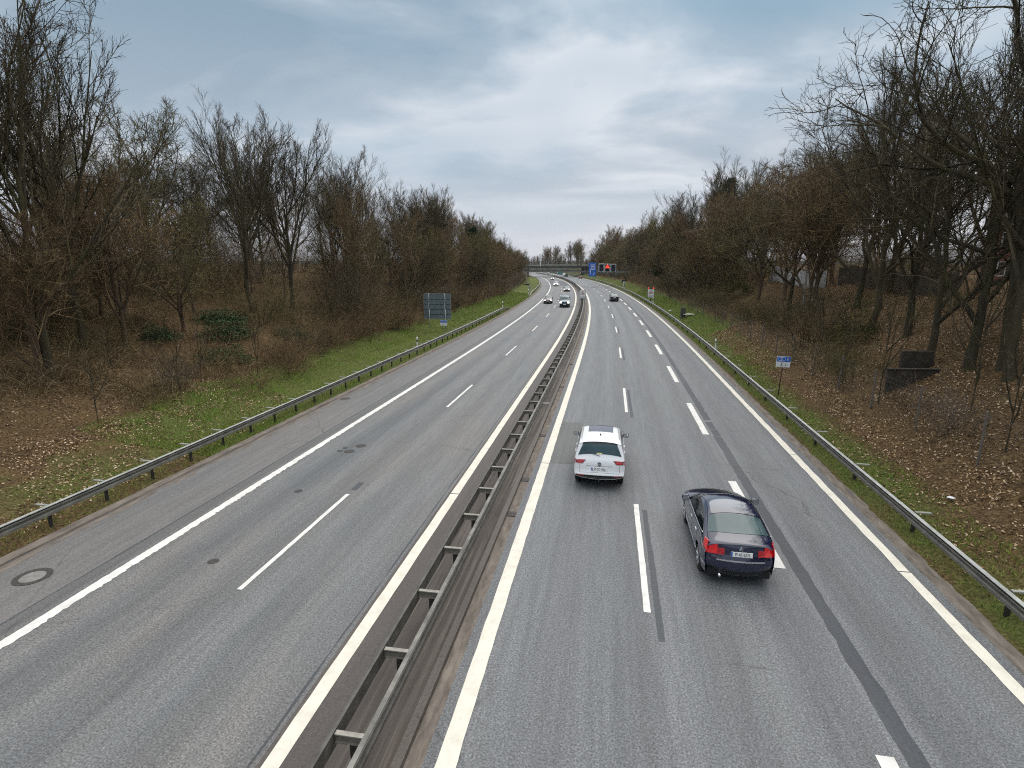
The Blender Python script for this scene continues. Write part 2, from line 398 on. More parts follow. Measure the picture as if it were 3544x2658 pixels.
def strip(name, s0, s1, ua, ub, z, mat, step=2.0, jit=0.0, jb=None, parent=None, mb=None, cols=2, zb=None):
    """a sheet along the road between the offsets ua and ub"""
    n = max(2, int((s1 - s0) / step) + 1); s = np.linspace(s0, s1, n)
    jb = jit if jb is None else jb
    a = ua + jit * rng.normal(size=n); b = ub + jb * rng.normal(size=n)
    w = np.linspace(0, 1, cols)
    U = a[:, None] * (1 - w) + b[:, None] * w
    S_ = np.repeat(s[:, None], cols, 1)
    Z = np.full(U.shape, z) if zb is None else z * (1 - w) + zb * w + 0 * U
    G = road(S_, U, Z)
    at = np.stack([U, S_, 0 * U], -1).reshape(-1, 3)
    if mb is not None:
        mb.grid(G); mb.at = getattr(mb, 'at', []) + [at]; return
    m = MB(); m.grid(G)
    return m.build(name, mat, parent, attr=at)
def finish(mb, name, mat, parent=None):
    return mb.build(name, mat, parent, attr=np.concatenate(mb.at))
SEND = 900
def struct(o): o['kind'] = 'structure'; return o

# ------------------------------------------------------------------ ground
def build_terrain():
    ss = np.concatenate([np.arange(-12, 130, 1.0), np.arange(130, 420, 3.0), np.arange(420, 1500, 20.0)])
    uu = np.concatenate([np.linspace(-400, -70, 14), np.arange(-66, -36, 2.0), np.arange(-36, -15.5, .6), np.arange(-15, 8.6, 4), np.arange(8.45, 28, .5), np.arange(29, 62, 2.5), np.linspace(70, 400, 14)])
    S_, U = np.meshgrid(ss, uu, indexing='ij')
    Z = ground(S_, U)
    Z = np.where((U > -16.4) & (U < 8.6), -.08, Z)
    G = road(S_, U, Z)
    # how grassy: verges green, near slopes leafy, woods leafy
    gl = np.interp(U, [-25, -23, -20, -16], [0, .7, 1.0, 1.0]) * np.interp(S_, [12, 20, 28], [.3, .55, 1.05])
    gr = np.interp(U, [8.5, 9.2, 10.2, 11.0, 12.5], [.35, .75, .75, .25, 0]) * np.interp(S_, [10, 40, 60], [.85, .9, 1.1])
    gr = np.maximum(gr, np.interp(U, [8.6, 10, 12.5, 14.5], [.5, .95, .8, 0]) * np.interp(S_, [45, 70], [0, 1]))
    gz = np.where(U < -4, gl, gr)
    m = MB(); m.grid(G)
    o = m.build('terrain', M['terrain'], smooth=True, attr=np.stack([U, S_, gz], -1).reshape(-1, 3))
    return struct(o)
build_terrain()

struct(strip('carriageway', -8, SEND, -12.95, -5.42, 0, M['asphalt_left'], 4))
struct(strip('carriageway', -8, SEND, -2.75, 8.42, 0, M['asphalt_right'], 4))
struct(strip('hard_shoulder', -8, SEND, -15.95, -13.36, 0, M['shoulder'], 4))
struct(strip('shoulder_edge_strip', -8, SEND, -13.36, -12.95, 0, M['patch'], 4))
struct(strip('median_strip', -8, SEND, -5.42, -4.35, 0, M['median'], 4))
struct(strip('drain_channel', -8, SEND, -4.35, -3.22, 0.0, M['channel'], 1, .0))
kb = MB()
for ua, ub, za, zb in ((-3.22, -3.21, 0, .11), (-3.21, -3.05, .11, .115), (-3.05, -3.045, .115, 0)):
    strip('k', -8, 420, ua, ub, za, None, 1.2, 0, mb=kb, zb=zb)
struct(finish(kb, 'median_kerb', M['kerb_stone']))
struct(strip('grit_strip', -8, 420, -3.045, -2.75, .0, M['grit'], .4))
gm = MB(); strip('g', -8, 300, -3.04, -2.86, .006, None, .35, .0, .05, mb=gm); struct(finish(gm, 'silt', M['grit']))
struct(strip('verge_grit', -8, 420, 8.42, 8.84, -.004, M['grit'], .3, .01, .03))
# concrete edging on the far left: pale strip, dark joint, pale strip
ke = MB(); strip('k', -8, 300, -16.42, -16.06, .03, None, 1, .012, mb=ke); strip('k', -8, 300, -16.06, -16.05, .03, None, 1, 0, mb=ke, zb=.0)
struct(finish(ke, 'kerb', M['grit']))
struct(strip('edge_joint', -8, 300, -16.05, -15.95, .0, M['channel'], 2))
struct(strip('edge_dust', -8, 200, -15.93, -15.72, .004, M['grit'], .5, .0, .06))

# painted lines (real ragged edges on the far left one)
mk = MB()
strip('m', -8, SEND, -12.80, -12.44, .008, None, .22, .004, .035, mb=mk) if False else None
strip('m', -8, 110, -12.78, -12.49, .008, None, .09, .006, .022, mb=mk)
strip('m', 110, SEND, -12.78, -12.48, .008, None, 4, 0, mb=mk)
for k in range(-1, 30):
    a = 11.2 + 18.4 * k
    strip('m', a, a + 6, -8.99, -8.85, .008, None, .3, .004, mb=mk)
    a = 12.0 + 18.2 * k
    strip('m', a, a + 6.1, 1.06, 1.22, .008, None, .3, .004, mb=mk)
for k in range(-1, 42):
    a = 14.6 + 12.12 * k - 12.12
    strip('m', a, a + 6.2, 4.64, 4.93, .008, None, .3, .005, mb=mk)
struct(finish(mk, 'lane_marking', M['paint_white']))
mk = MB()
for seg in ((-8, 17.85), (17.9, 35.5), (35.55, 60), (60, SEND)):
    strip('m', seg[0], seg[1], -5.33, -5.03, .008, None, .5 if seg[1] < 80 else 4, .004, mb=mk)
for seg in ((-8, 21.5), (21.55, 40.2), (40.25, 80), (80, SEND)):
    strip('m', seg[0], seg[1], -2.53, -2.20, .008, None, .4 if seg[1] < 90 else 4, .005, mb=mk)
for seg in ((-8, 14.95), (15.0, 24.4), (24.44, 60), (60, SEND)):
    strip('m', seg[0], seg[1], 7.86, 8.14, .008, None, .5 if seg[1] < 90 else 4, .008, mb=mk)
struct(finish(mk, 'edge_line', M['paint_cream']))
# dark sealed joints and repairs
mk = MB()
for a, b in ((-8, 26.5), (26.6, 27.6), (27.7, 29), (29.4, 140), (140, 330)):
    strip('m', a, b, 5.10, 5.44, .004, None, .35 if b < 150 else 4, .016, mb=mk)
for k in range(0, 6):
    a = 11.0 + 18.2 * k
    strip('m', a, a + 6.7, 1.32, 1.47, .004, None, .4, .006, mb=mk)
strip('m', -8, 200, -5.56, -5.52, .004, None, .7, .008, mb=mk)
strip('m', -8, 120, -13.40, -13.36, .004, None, .7, .006, mb=mk)
strip('m', 17.6, 18.3, -9.0, -8.8, .004, None, .3, .01, mb=mk)
struct(finish(mk, 'sealed_joint', M['seal']))
struct(strip('road_patch', 21.6, 27.7, -2.19, -1.17, .004, M['patch'], .5, .01))
struct(strip('road_patch', 205, 262, -12.4, -5.45, .004, M['seal'], 4))

# manhole covers and small round patches
def disc(r, h=.012, seg=28): return MB().lathe([(0.0001, h), (r * .96, h), (r, h - .004), (r, -.02)], seg)
def cover(s, u, r, label, two=True):
    if two:
        m = MB().lathe([(r * .68, .010), (r, .012), (r * 1.0, -.02)], 30); o = m.build('manhole_cover', M['iron'])
        disc(r * .67, .009).build('cover_infill', M['iron_pale'], o)
    else:
        o = disc(r, .008).build('manhole_cover', M['iron'])
    o.location = place(s, u); o.location.z = 0.0
    return tag(o, label, 'manhole cover', 'covers let into the asphalt')
cover(10.8, -14.64, .43, 'large ring-shaped manhole cover with pale infill in the hard shoulder')
cover(12.3, -10.5, .15, 'single small round dark cover nearest the viewer in the left lane', False)
cover(17.15, -10.8, .14, 'single small round dark cover farther up the left lane', False)
cover(22.3, -10.78, .24, 'larger right-hand cover of the cluster of four in the left lane', False)
cover(21.5, -10.95, .23, 'larger left-hand cover of the cluster of four in the left lane', False)
cover(21.9, -11.35, .11, 'smaller cover on the far side of the cluster of four', False)
cover(21.5, -11.4, .12, 'smaller cover on the near side of the cluster of four', False)
cover(31.5, -3.42, .45, 'pale round manhole cover lying in the median drain channel')
cover(30.5, -15.6, .3, 'flat dark gully cover at the left edge of the hard shoulder', False)
for k, s in enumerate((16.6, 19.6, 25.2, 36.0, 44.5)):
    o = MB().box((0, 0, .012), (.26, .34, .03)).build('drain_grate', M['iron']); o.location = place(s, -2.9); o.location.z = .0
    tag(o, ['rusty drain grate in the grit strip level with the rear of the white car',
            'drain grate in the median grit just behind the white car', 'drain grate in the median grit ahead of the dark road patch',
            'drain grate in the median grit beyond the round cover', 'farthest drain grate in the median grit strip'][k], 'drain grate', 'drain grates along the median')

# ------------------------------------------------------------------ guard rails
def rail_mesh(s0, s1, u, z, face, step=2.0, ramp0=False, ramp1=False, d=.085):
    """W-beam: face=+1 looks to +u"""
    prof = [(0, .0), (d, -.012), (d, -.10), (.012, -.135), (.012, -.175), (d, -.21), (d, -.295), (0, -.31), (-.012, -.30), (-.012, -.01)]
    n = max(2, int((s1 - s0) / step) + 1); s = np.linspace(s0, s1, n)
    zz = np.full(n, z)
    if ramp1: zz = z - np.clip((s - (s1 - 9)) / 9, 0, 1) ** 1.3 * .62
    if ramp0: zz = z - np.clip(((s0 + 9) - s) / 9, 0, 1) ** 1.3 * .62
    G = np.stack([np.stack([road(si, u + face * a, zi + b) for a, b in prof]) for si, zi in zip(s, zz)])
    return MB().grid(G, flip=face > 0, close=True)

def guard_rail(name, label, s0, s1, u, face, spacing, ramp0=False, ramp1=False, rail_mat='rail_face_shaded', first=None):
    root = empty(name, place(s0, u)); tag(root, label, 'guard rail')
    inv = np.array(root.location)
    m = rail_mesh(s0, s1, u + face * .13, .75, face, 2.0, ramp0, ramp1)
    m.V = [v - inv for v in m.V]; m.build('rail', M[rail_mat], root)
    n = int((s1 - s0) / 2) + 1; ss = np.linspace(s0, s1, n); zz = np.full(n, .756)
    if ramp1: zz = .756 - np.clip((ss - (s1 - 9)) / 9, 0, 1) ** 1.3 * .62
    if ramp0: zz = zz - np.clip(((s0 + 9) - ss) / 9, 0, 1) ** 1.3 * .62
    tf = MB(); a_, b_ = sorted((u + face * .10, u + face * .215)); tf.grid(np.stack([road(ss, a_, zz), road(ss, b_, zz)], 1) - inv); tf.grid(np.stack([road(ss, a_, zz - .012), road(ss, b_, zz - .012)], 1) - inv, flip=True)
    e_ = b_ if face > 0 else a_; tf.grid(np.stack([road(ss, e_, zz), road(ss, e_, zz - .05)], 1) - inv); tf.build('top_flange', M['galv_lit'], root)
    post = MB().box((0, 0, .30), (.10, .06, .70)).box((.10 * face, 0, .64), (.16, .05, .07))
    sp_ = MB().box((-.22 * face, 0, .71), (.44, .10, .03))
    pm = None
    s = s0 + (first if first is not None else 1.0)
    while s < s1 - (9 if ramp1 else .5):
        if s - s0 > (9 if ramp0 else 0):
            if pm is None:
                o = post.build('post', M['post_dark'], root); q = sp_.build('spacer', M['galv'], root); pm, qm = o.data, q.data
            else: o = link('post', pm, root); q = link('spacer', qm, root)
            p = road(s, u, 0.0) - inv
            for o_ in (o, q): o_.location = tuple(p); o_.rotation_euler.z = heading(s)
        s += spacing
    return root
guard_rail('guard_rail', 'long galvanised guard rail along the hard shoulder below the back of the big sign', 5.0, 100, -16.92, 1, 2.0, ramp1=True, first=.3)
guard_rail('guard_rail', 'short far guard rail on the left running up to the sign gantry', 140, 245, -16.8, 1, 4.0, ramp0=True)
guard_rail('guard_rail', 'long galvanised guard rail beside the right lanes below the wire fence', 3.0, 395, 9.3, -1, 4.17, first=1.86)

def median_barrier():
    root = empty('median_barrier', (0, 0, 0)); tag(root, 'ladder-like double steel crash barrier dividing the two carriageways', 'crash barrier')
    s0, s1 = 2.0, 440.0
    for u, f, mt in ((-4.08, -1, 'galv_dark'), (-3.52, 1, 'galv_dark')):
        m = rail_mesh(s0, s1, u, .76, f, 2.0, d=.06); m.build('rail', M[mt], root)
        ra = MB(); n = 140; s = np.linspace(s0, s1, n)
        P = np.stack([road(si, u - f * .0, .765) for si in s]); w = .045
        strip('t', s0, s1, u - (.022 if f < 0 else .045), u + (.022 if f < 0 else .045), .772, None, 2.0, 0, mb=ra)
        finish(ra, 'top_flange', M['galv_dark' if f < 0 else 'rust_rail'], root)
    cb = MB().box((0, 0, .735), (.50, .09, .022)).box((0, .03, .65), (.50, .012, .15)).box((0, 0, .575), (.50, .07, .012))
    bolts = MB()
    pb = MB().box((.04, 0, .28), (.11, .012, .60)).box((.095, .03, .28), (.012, .07, .60)).box((-.015, .03, .28), (.012, .07, .60))
    cme = pme = None; rest = MB(); k = 0; s = 2.87
    while s < s1:
        if k < 100:
            if cme is None: c = cb.build('crossbar', M['cross_steel'], root); p = pb.build('post', M['post_dark'], root); cme, pme = c.data, p.data
            else: c = link('crossbar', cme, root); p = link('post', pme, root)
            for o in (c, p): o.location = tuple(road(s, -3.8, 0)); o.rotation_euler.z = heading(s)
        else:
            q = road(s, -3.8, 0); h = heading(s)
            rest.box((q[0], q[1], .69), (.5, .08, .12), h); rest.box((q[0], q[1], .3), (.1, .07, .6), h)
        k += 1; s += 2.0
    o = rest.build('crossbar', M['galv_dark'], root); o['kind'] = 'stuff'
    return root
median_barrier()

# ------------------------------------------------------------------ vehicles
def chaikin(P, n=3):
    P = np.asarray(P, float)
    for _ in range(n):
        Q = .75 * P[:-1] + .25 * P[1:]; Rr = .25 * P[:-1] + .75 * P[1:]
        P = np.concatenate([P[:1], np.stack([Q, Rr], 1).reshape(-1, P.shape[1]), P[-1:]])
    return P
def text_mesh(name, body, size, mat, parent, loc, rot, align='CENTER', sx=1.0, ext=.002):
    c = bpy.data.curves.new(name, 'FONT'); c.body = body; c.size = size; c.align_x = align; c.align_y = 'CENTER'; c.extrude = ext
    t = bpy.data.objects.new(name, c); COL.objects.link(t)
    dg = bpy.context.evaluated_depsgraph_get()
    me = bpy.data.meshes.new_from_object(t.evaluated_get(dg)); me.name = name
    bpy.data.objects.remove(t); bpy.data.curves.remove(c)
    me.materials.clear(); me.materials.append(mat)
    o = link(name, me, parent); o.location = loc; o.rotation_euler = rot; o.scale = (sx, 1, 1)
    return o

class Shell:
    """a car body: side profile + half-width law, giving a top strip and two flanks"""
    def __init__(s, sp):
        s.sp = sp; P = chaikin(sp['prof'], 3)
        seg = np.r_[0, np.cumsum(np.linalg.norm(np.diff(P, axis=0), axis=1))]
        n = int(seg[-1] / .035); t = np.linspace(0, seg[-1], n)
        s.P = np.stack([np.interp(t, seg, P[:, k]) for k in (0, 1)], 1); s.n = n
        D = np.gradient(s.P, axis=0)
        for _ in range(2): D[1:-1] = (D[:-2] + 2 * D[1:-1] + D[2:]) / 4
        D /= np.linalg.norm(D, axis=1, keepdims=True)
        s.Nn = np.stack([D[:, 1], -D[:, 0]], 1)
        s.yf, s.yr = s.P[:, 0].max(), s.P[:, 0].min()
        c = sp.get('c_top', .045) * np.abs(s.Nn[:, 1]) + sp.get('c_end', .13) * np.abs(s.Nn[:, 0])
        for _ in range(4): c[1:-1] = (c[:-2] + 2 * c[1:-1] + c[2:]) / 4
        s.c = c; s.a = sp.get('roll', .05)
        s.E = s.P - s.Nn * (s.c + s.a)[:, None]
        zs, fs = zip(*sp['sec']); s.zs, s.fs = zs, fs
    def W(s, y, z):
        sp = s.sp
        f = np.interp(z, s.zs, s.fs)
        for d in (.03, -.03): f = f + np.interp(np.asarray(z) + d, s.zs, s.fs)
        f = f / 3
        g = np.clip((np.asarray(y) - sp['yf1']) / (s.yf - sp['yf1']), 0, 1); r = np.clip((sp['yr1'] - np.asarray(y)) / (sp['yr1'] - s.yr), 0, 1)
        return sp['w'] * f * (1 - sp.get('pf', .10) * g ** 2) * (1 - sp.get('pr', .08) * r ** 2)
    def top(s, t, v, off=0.0):
        t = np.clip(np.asarray(t, float), 0, s.n - 1); v = np.asarray(v, float)
        i = np.arange(s.n); it = lambda A: np.interp(t, i, A)
        y, z = it(s.P[:, 0]), it(s.P[:, 1]); ny, nz = it(s.Nn[:, 0]), it(s.Nn[:, 1]); c = it(s.c)
        d = c * v ** 2 + s.a * np.abs(v) ** 7 - off
        ey, ez = it(s.E[:, 0]), it(s.E[:, 1])
        return np.stack(np.broadcast_arrays(v * s.W(ey, ez), y - ny * d, z - nz * d), -1)
    def t_of(s, y, z): return float(np.argmin((s.P[:, 0] - y) ** 2 + (s.P[:, 1] - z) ** 2))
    def edges(s):
        f = int(np.argmax(s.E[:, 0])); r = int(np.argmin(s.E[:, 0])); return f, r
    def zup(s, y):
        f, r = s.edges(); e = s.E[f:r + 1][::-1]; return np.interp(y, e[:, 0], e[:, 1])
    def zlow(s, y):
        f, r = s.edges(); sill = s.sp['sill']
        a = s.E[:f + 1]; b = s.E[r:][::-1]
        z = np.full_like(np.asarray(y, float), sill)
        z = np.where(y > a[0, 0], np.interp(y, a[:, 0], a[:, 1]), z); z = np.where(y < b[-1, 0], np.interp(y, b[:, 0], b[:, 1]), z)
        return z
    def body(s):
        m = MB(); v = np.concatenate([np.linspace(-1, -.8, 7)[:-1], np.linspace(-.8, .8, 13), np.linspace(.8, 1, 7)[1:]])
        m.grid(s.top(np.arange(s.n)[:, None], v[None, :]), flip=True)
        f, r = s.edges(); y0, y1 = s.E[r, 0], s.E[f, 0]
        th = np.linspace(0, PI, 110); ys = (y0 + y1) / 2 - (y1 - y0) / 2 * np.cos(th)
        for yw in s.sp['wheels']:
            ra = s.sp['arch']; ys = np.concatenate([ys, yw + ra * np.cos(np.linspace(0, PI, 15))])
        ys = np.unique(np.round(ys, 4))
        lo = s.zlow(ys); hi = s.zup(ys)
        for yw in s.sp['wheels']:
            q = s.sp['arch'] ** 2 - (ys - yw) ** 2
            lo = np.where(q >= 0, np.maximum(lo, s.sp['rw'] + np.sqrt(np.clip(q, 0, None))), lo)
        lo = np.minimum(lo, hi - .005)
        w = np.linspace(0, 1, 22)
        Z = lo[:, None] * (1 - w) + hi[:, None] * w; Y = np.repeat(ys[:, None], len(w), 1)
        X = s.W(Y, Z)
        m.grid(np.stack([X, Y, Z], -1), flip=False); m.grid(np.stack([-X, Y, Z], -1), flip=True)
        # arch returns
        for yw in s.sp['wheels']:
            a = np.linspace(0, PI, 15); yy = yw + s.sp['arch'] * np.cos(a); zz = np.maximum(s.sp['rw'] + s.sp['arch'] * np.sin(a), s.sp['sill'])
            for sg in (1, -1):
                xo = s.W(yy, zz); G = np.stack([np.stack([sg * xo, yy, zz], -1), np.stack([sg * (xo - .2), yy, zz], -1)], 0); m.grid(G)
        return m
    def top_patch(s, ts, vs, off=.006, nt=10, nv=12):
        """ts=(t0,t1) or arrays over v; vs=(v at t0 left, right, at t1 left, right)"""
        a = np.linspace(0, 1, nt)[:, None]; b = np.linspace(0, 1, nv)[None, :]
        va = vs[0] * (1 - a) + vs[2] * a; vb = vs[1] * (1 - a) + vs[3] * a
        V = va * (1 - b) + vb * b; T = ts[0] * (1 - a) + ts[1] * a + 0 * b
        if len(ts) > 2: T = T + ts[2] * (4 * (b - .5) ** 2) * (1 - a)
        if len(ts) > 3: T = T + ts[3] * (4 * (b - .5) ** 2) * a
        return s._skirt(s.top(T, V, off), s.top(T, V, off - .02))
    def _skirt(s, G, H):
        m = MB(); m.grid(G, flip=True)
        for g, h in ((G[0], H[0]), (G[-1], H[-1]), (G[:, 0], H[:, 0]), (G[:, -1], H[:, -1])): m.grid(np.stack([g, h]))
        return m
    def side_patch(s, low, high, sg, off=.006, n=14, k=6):
        """low, high: polylines of (y,z) that bound the patch below and above"""
        def res(P):
            P = np.asarray(P, float); q = np.r_[0, np.cumsum(np.linalg.norm(np.diff(P, axis=0), axis=1))]
            return np.stack([np.interp(np.linspace(0, q[-1], n), q, P[:, j]) for j in (0, 1)], 1)
        A, B = res(low), res(high); w = np.linspace(0, 1, k)[None, :, None]
        YZ = A[:, None] * (1 - w) + B[:, None] * w
        X = s.W(YZ[..., 0], YZ[..., 1])
        f = lambda o: np.concatenate([(sg * (X + o))[..., None], YZ], -1)
        return s._skirt(f(off), f(off - .02))

def wheel(root, x, y, r, w, sg, spokes=5):
    m = MB(); m.lathe([(r * .62, -w / 2), (r * .9, -w / 2), (r * .985, -w / 2 + .03), (r, 0), (r * .985, w / 2 - .03), (r * .9, w / 2), (r * .62, w / 2)], 28, 'x')
    m.lathe([(.0001, sg * (w / 2 - .07)), (r * .66, sg * (w / 2 - .07))], 20, 'x')
    o = m.build('wheel', M['rubber'], root, smooth=True); o.location = (x, y, r)
    k = MB(); e = sg * w / 2
    k.lathe([(r * .60, e - sg * .06), (r * .66, e), (r * .70, e + sg * .004), (r * .68, e - sg * .02)], 28, 'x')
    k.lathe([(.0001, e - sg * .012), (r * .16, e - sg * .015), (r * .17, e - sg * .05)], 14, 'x')
    for i in range(spokes):
        a = 2 * PI * i / spokes
        for da in (-.13, .13):
            c, s_ = math.cos(a + da), math.sin(a + da); c2, s2 = math.cos(a + da * 1.6), math.sin(a + da * 1.6)
            k.tube([(e - sg * .025, r * .12 * c, r * .12 * s_), (e - sg * .012, r * .64 * c2, r * .64 * s2)], [.028, .022], 5)
    k.build('rim', M['alloy'], o, smooth=False)
    return o

def mirrors(root, sh, y, z, mat, dx=.12):
    for sg in (-1, 1):
        xb = float(sh.W(y, z)); g = []
        for t, (hx, hz) in zip((-.075, -.07, -.02, .05, .085), ((.085, .055), (.11, .078), (.115, .085), (.085, .06), (.03, .02))):
            a = np.linspace(0, 2 * PI, 14, endpoint=False)
            cx_ = np.sign(np.cos(a)) * np.abs(np.cos(a)) ** .6; sz = np.sign(np.sin(a)) * np.abs(np.sin(a)) ** .6
            g.append(np.stack([sg * (xb + dx + hx * cx_), np.full(14, y + t), z + .03 + hz * sz], -1))
        m = MB(); m.grid(np.array(g), close=True, flip=sg > 0); m.box((sg * (xb + .03), y, z - .02), (.12, .06, .035))
        o = m.build('wing_mirror', mat, root, smooth=True)
        a = np.linspace(0, 2 * PI, 14, endpoint=False)
        MB().poly([(sg * (xb + dx) + .095 * np.sign(np.cos(t)) * abs(np.cos(t)) ** .6, y - .078, z + .03 + .062 * np.sign(np.sin(t)) * abs(np.sin(t)) ** .6) for t in a], (0, .004, 0)).build('mirror_glass', M['mirror'], o)

def plate(root, body, y, z, tilt, face=-1, w=.52):
    """number plate; face=-1 looks back, +1 forward"""
    m = MB().box((0, 0, 0), (w, .012, .115), bev=.004); o = m.build('license_plate', M['plate'], root); o.location = (0, y, z); o.rotation_euler = (tilt, 0, 0 if face < 0 else PI)
    MB().box((-w / 2 + .022, -.0075, 0), (.042, .004, .108)).build('country_band', M['plate_blue'], o)
    if body: text_mesh('lettering', body, .102, M['ink'], o, (.022, -.008, -.002), (PI / 2, 0, 0), sx=.80)
    return o

SUV = dict(w=.92, sill=.34, rw=.355, arch=.40, wheels=(1.36, -1.32), yf1=1.4, yr1=-1.5, pf=.14, pr=.05, c_end=.10, c_top=.05, roll=.05,
    prof=[(2.05, .30), (2.20, .40), (2.24, .60), (2.20, .82), (2.06, 1.0), (1.5, 1.10), (1.08, 1.15), (.38, 1.60), (.05, 1.67), (-.6, 1.69), (-1.25, 1.67), (-1.78, 1.63), (-1.86, 1.59), (-2.02, 1.21), (-2.06, 1.13), (-2.14, 1.0), (-2.17, .80), (-2.19, .66), (-2.25, .58), (-2.26, .48), (-2.20, .38)],
    sec=[(.2, .93), (.4, .965), (.62, 1.0), (.88, 1.0), (1.08, .965), (1.15, .945), (1.38, .87), (1.56, .80), (1.75, .73)])
SEDAN = dict(w=.93, sill=.24, rw=.33, arch=.365, wheels=(1.42, -1.39), yf1=1.3, yr1=-1.5, pf=.16, pr=.10, c_end=.15, c_top=.05, roll=.05,
    prof=[(2.20, .20), (2.35, .32), (2.38, .52), (2.31, .68), (2.0, .82), (1.35, .95), (1.05, 1.0), (.22, 1.37), (-.15, 1.445), (-.7, 1.455), (-1.15, 1.40), (-1.55, 1.255), (-1.92, 1.10), (-2.05, 1.06), (-2.24, 1.035), (-2.31, 1.0), (-2.33, .86), (-2.34, .70), (-2.39, .60), (-2.39, .42), (-2.28, .24)],
    sec=[(.15, .92), (.35, .965), (.55, 1.0), (.75, 1.0), (.93, .965), (.99, .94), (1.2, .83), (1.36, .735), (1.5, .64)])
HATCH = dict(w=.89, sill=.24, rw=.31, arch=.35, wheels=(1.28, -1.28), yf1=1.1, yr1=-1.3, pf=.15, pr=.08, c_end=.15, c_top=.05, roll=.05,
    prof=[(1.95, .22), (2.08, .36), (2.11, .55), (2.05, .72), (1.85, .84), (1.35, .95), (1.0, 1.02), (.3, 1.40), (0, 1.46), (-.6, 1.475), (-1.3, 1.43), (-1.65, 1.37), (-1.95, 1.02), (-2.03, .86), (-2.06, .62), (-2.1, .5), (-2.05, .26)],
    sec=SEDAN['sec'])
VAN = dict(w=.97, sill=.28, rw=.34, arch=.385, wheels=(1.55, -1.50), yf1=1.6, yr1=-2.2, pf=.12, pr=.03, c_end=.12, c_top=.05, roll=.06,
    prof=[(2.3, .26), (2.43, .42), (2.46, .68), (2.40, .95), (2.2, 1.10), (1.72, 1.24), (1.05, 1.80), (.75, 1.93), (.3, 1.97), (-1.2, 1.98), (-2.2, 1.95), (-2.36, 1.88), (-2.42, 1.2), (-2.44, .7), (-2.46, .5), (-2.4, .28)],
    sec=[(.2, .93), (.45, .98), (.8, 1.0), (1.1, .985), (1.3, .965), (1.6, .90), (1.85, .83), (2.0, .78)])

def car(name, label, sp, paint, s, u, toward, cat='car', detail=0, lit=True, **kw):
    """toward=True faces the viewer"""
    h = heading(s) + (PI if toward else 0)
    root = empty(name, tuple(road(s, u, 0.004)), h); tag(root, label, cat, kw.get('group'))
    zs = kw.get('zs', 1.07); root.scale.z = zs
    sh = Shell(sp)
    sh.body().build('body', paint, root, smooth=True)
    # floor pan, near-black so its colour gives the underside a shadow look
    MB().box((0, 0, sp['sill'] + .07), (sp['w'] * 1.62, (sh.yf - sh.yr) * .9, .14)).build('floor_pan', M['under'], root)
    for yw in sp['wheels']:
        for sg in (-1, 1):
            wo = wheel(root, sg * (sp['w'] * .965 - .11), yw, sp['rw'] * 1.04, .215, sg); wo.location.z = sp['rw'] * 1.04 / zs; wo.scale.z = 1 / zs
    # windscreen and rear window from the profile
    ws, rw_ = sp['windscreen'], sp['rearwin']
    sh.top_patch((sh.t_of(*ws[0]), sh.t_of(*ws[1]), 0, 0), (-.88, .88, -.86, .86), .007, 10, 14).build('windscreen', kw.get('glass', M['glass']), root, True)
    rl = sh.top_patch((sh.t_of(*rw_[0]), sh.t_of(*rw_[1]), 0, kw.get('rw_curve', 0)), sp.get('rw_v', (-.84, .84, -.88, .88)), .007, 10, 14).build('rear_window', kw.get('rglass', M['glass_rear']), root, True)
    for sg in (-1, 1):
        for low, high in sp['side_win']:
            sh.side_patch(low, high, sg, .005).build('side_window', kw.get('sglass', M['glass_dark']), root, True)
    mirrors(root, sh, *sp['mirror'], kw.get('mirror_mat', paint))
    return root, sh

SUV.update(windscreen=((1.02, 1.18), (.42, 1.58)), rearwin=((-1.872, 1.56), (-2.012, 1.215)), rw_v=(-.80, .80, -.90, .90), mirror=(.78, 1.10),
    side_win=[(((.92, 1.13), (.30, 1.145), (-.28, 1.155)), ((.88, 1.16), (.42, 1.46), (.1, 1.54), (-.28, 1.555))),
              (((-.34, 1.155), (-1.18, 1.175)), ((-.34, 1.555), (-.85, 1.545), (-1.22, 1.50))),
              (((-1.26, 1.18), (-1.62, 1.23)), ((-1.28, 1.49), (-1.66, 1.40)))])
SEDAN.update(windscreen=((1.0, 1.03), (.27, 1.35)), rearwin=((-1.20, 1.385), (-1.93, 1.10)), mirror=(.72, .98), rw_v=(-.86, .86, -.90, .90),
    side_win=[(((.78, .985), (.2, .99), (-.32, 1.0)), ((.72, 1.01), (.25, 1.24), (-.05, 1.32), (-.32, 1.335))),
              (((-.37, 1.0), (-1.15, 1.02)), ((-.37, 1.335), (-.8, 1.315), (-1.2, 1.21))),
              (((-1.20, 1.02), (-1.62, 1.05)), ((-1.24, 1.195), (-1.45, 1.12), (-1.62, 1.06)))])
HATCH.update(windscreen=((.98, 1.04), (.36, 1.37)), rearwin=((-1.68, 1.34), (-1.93, 1.04)), mirror=(.75, .98),
    side_win=[(((.75, .99), (.2, 1.0), (-.3, 1.01)), ((.7, 1.02), (.25, 1.26), (-.3, 1.36))), (((-.35, 1.01), (-1.2, 1.05)), ((-.35, 1.36), (-1.3, 1.30)))])
VAN.update(windscreen=((1.68, 1.27), (1.10, 1.76)), rearwin=((-2.37, 1.75), (-2.42, 1.2)), mirror=(1.35, 1.25), rw_v=(-.8, .8, -.82, .82),
    side_win=[(((1.45, 1.25), (.5, 1.25)), ((1.3, 1.4), (.95, 1.72), (.5, 1.74))), (((.4, 1.25), (-.9, 1.25)), ((.4, 1.74), (-.9, 1.74))), (((-1.0, 1.25), (-2.15, 1.25)), ((-1.0, 1.74), (-2.15, 1.74)))])

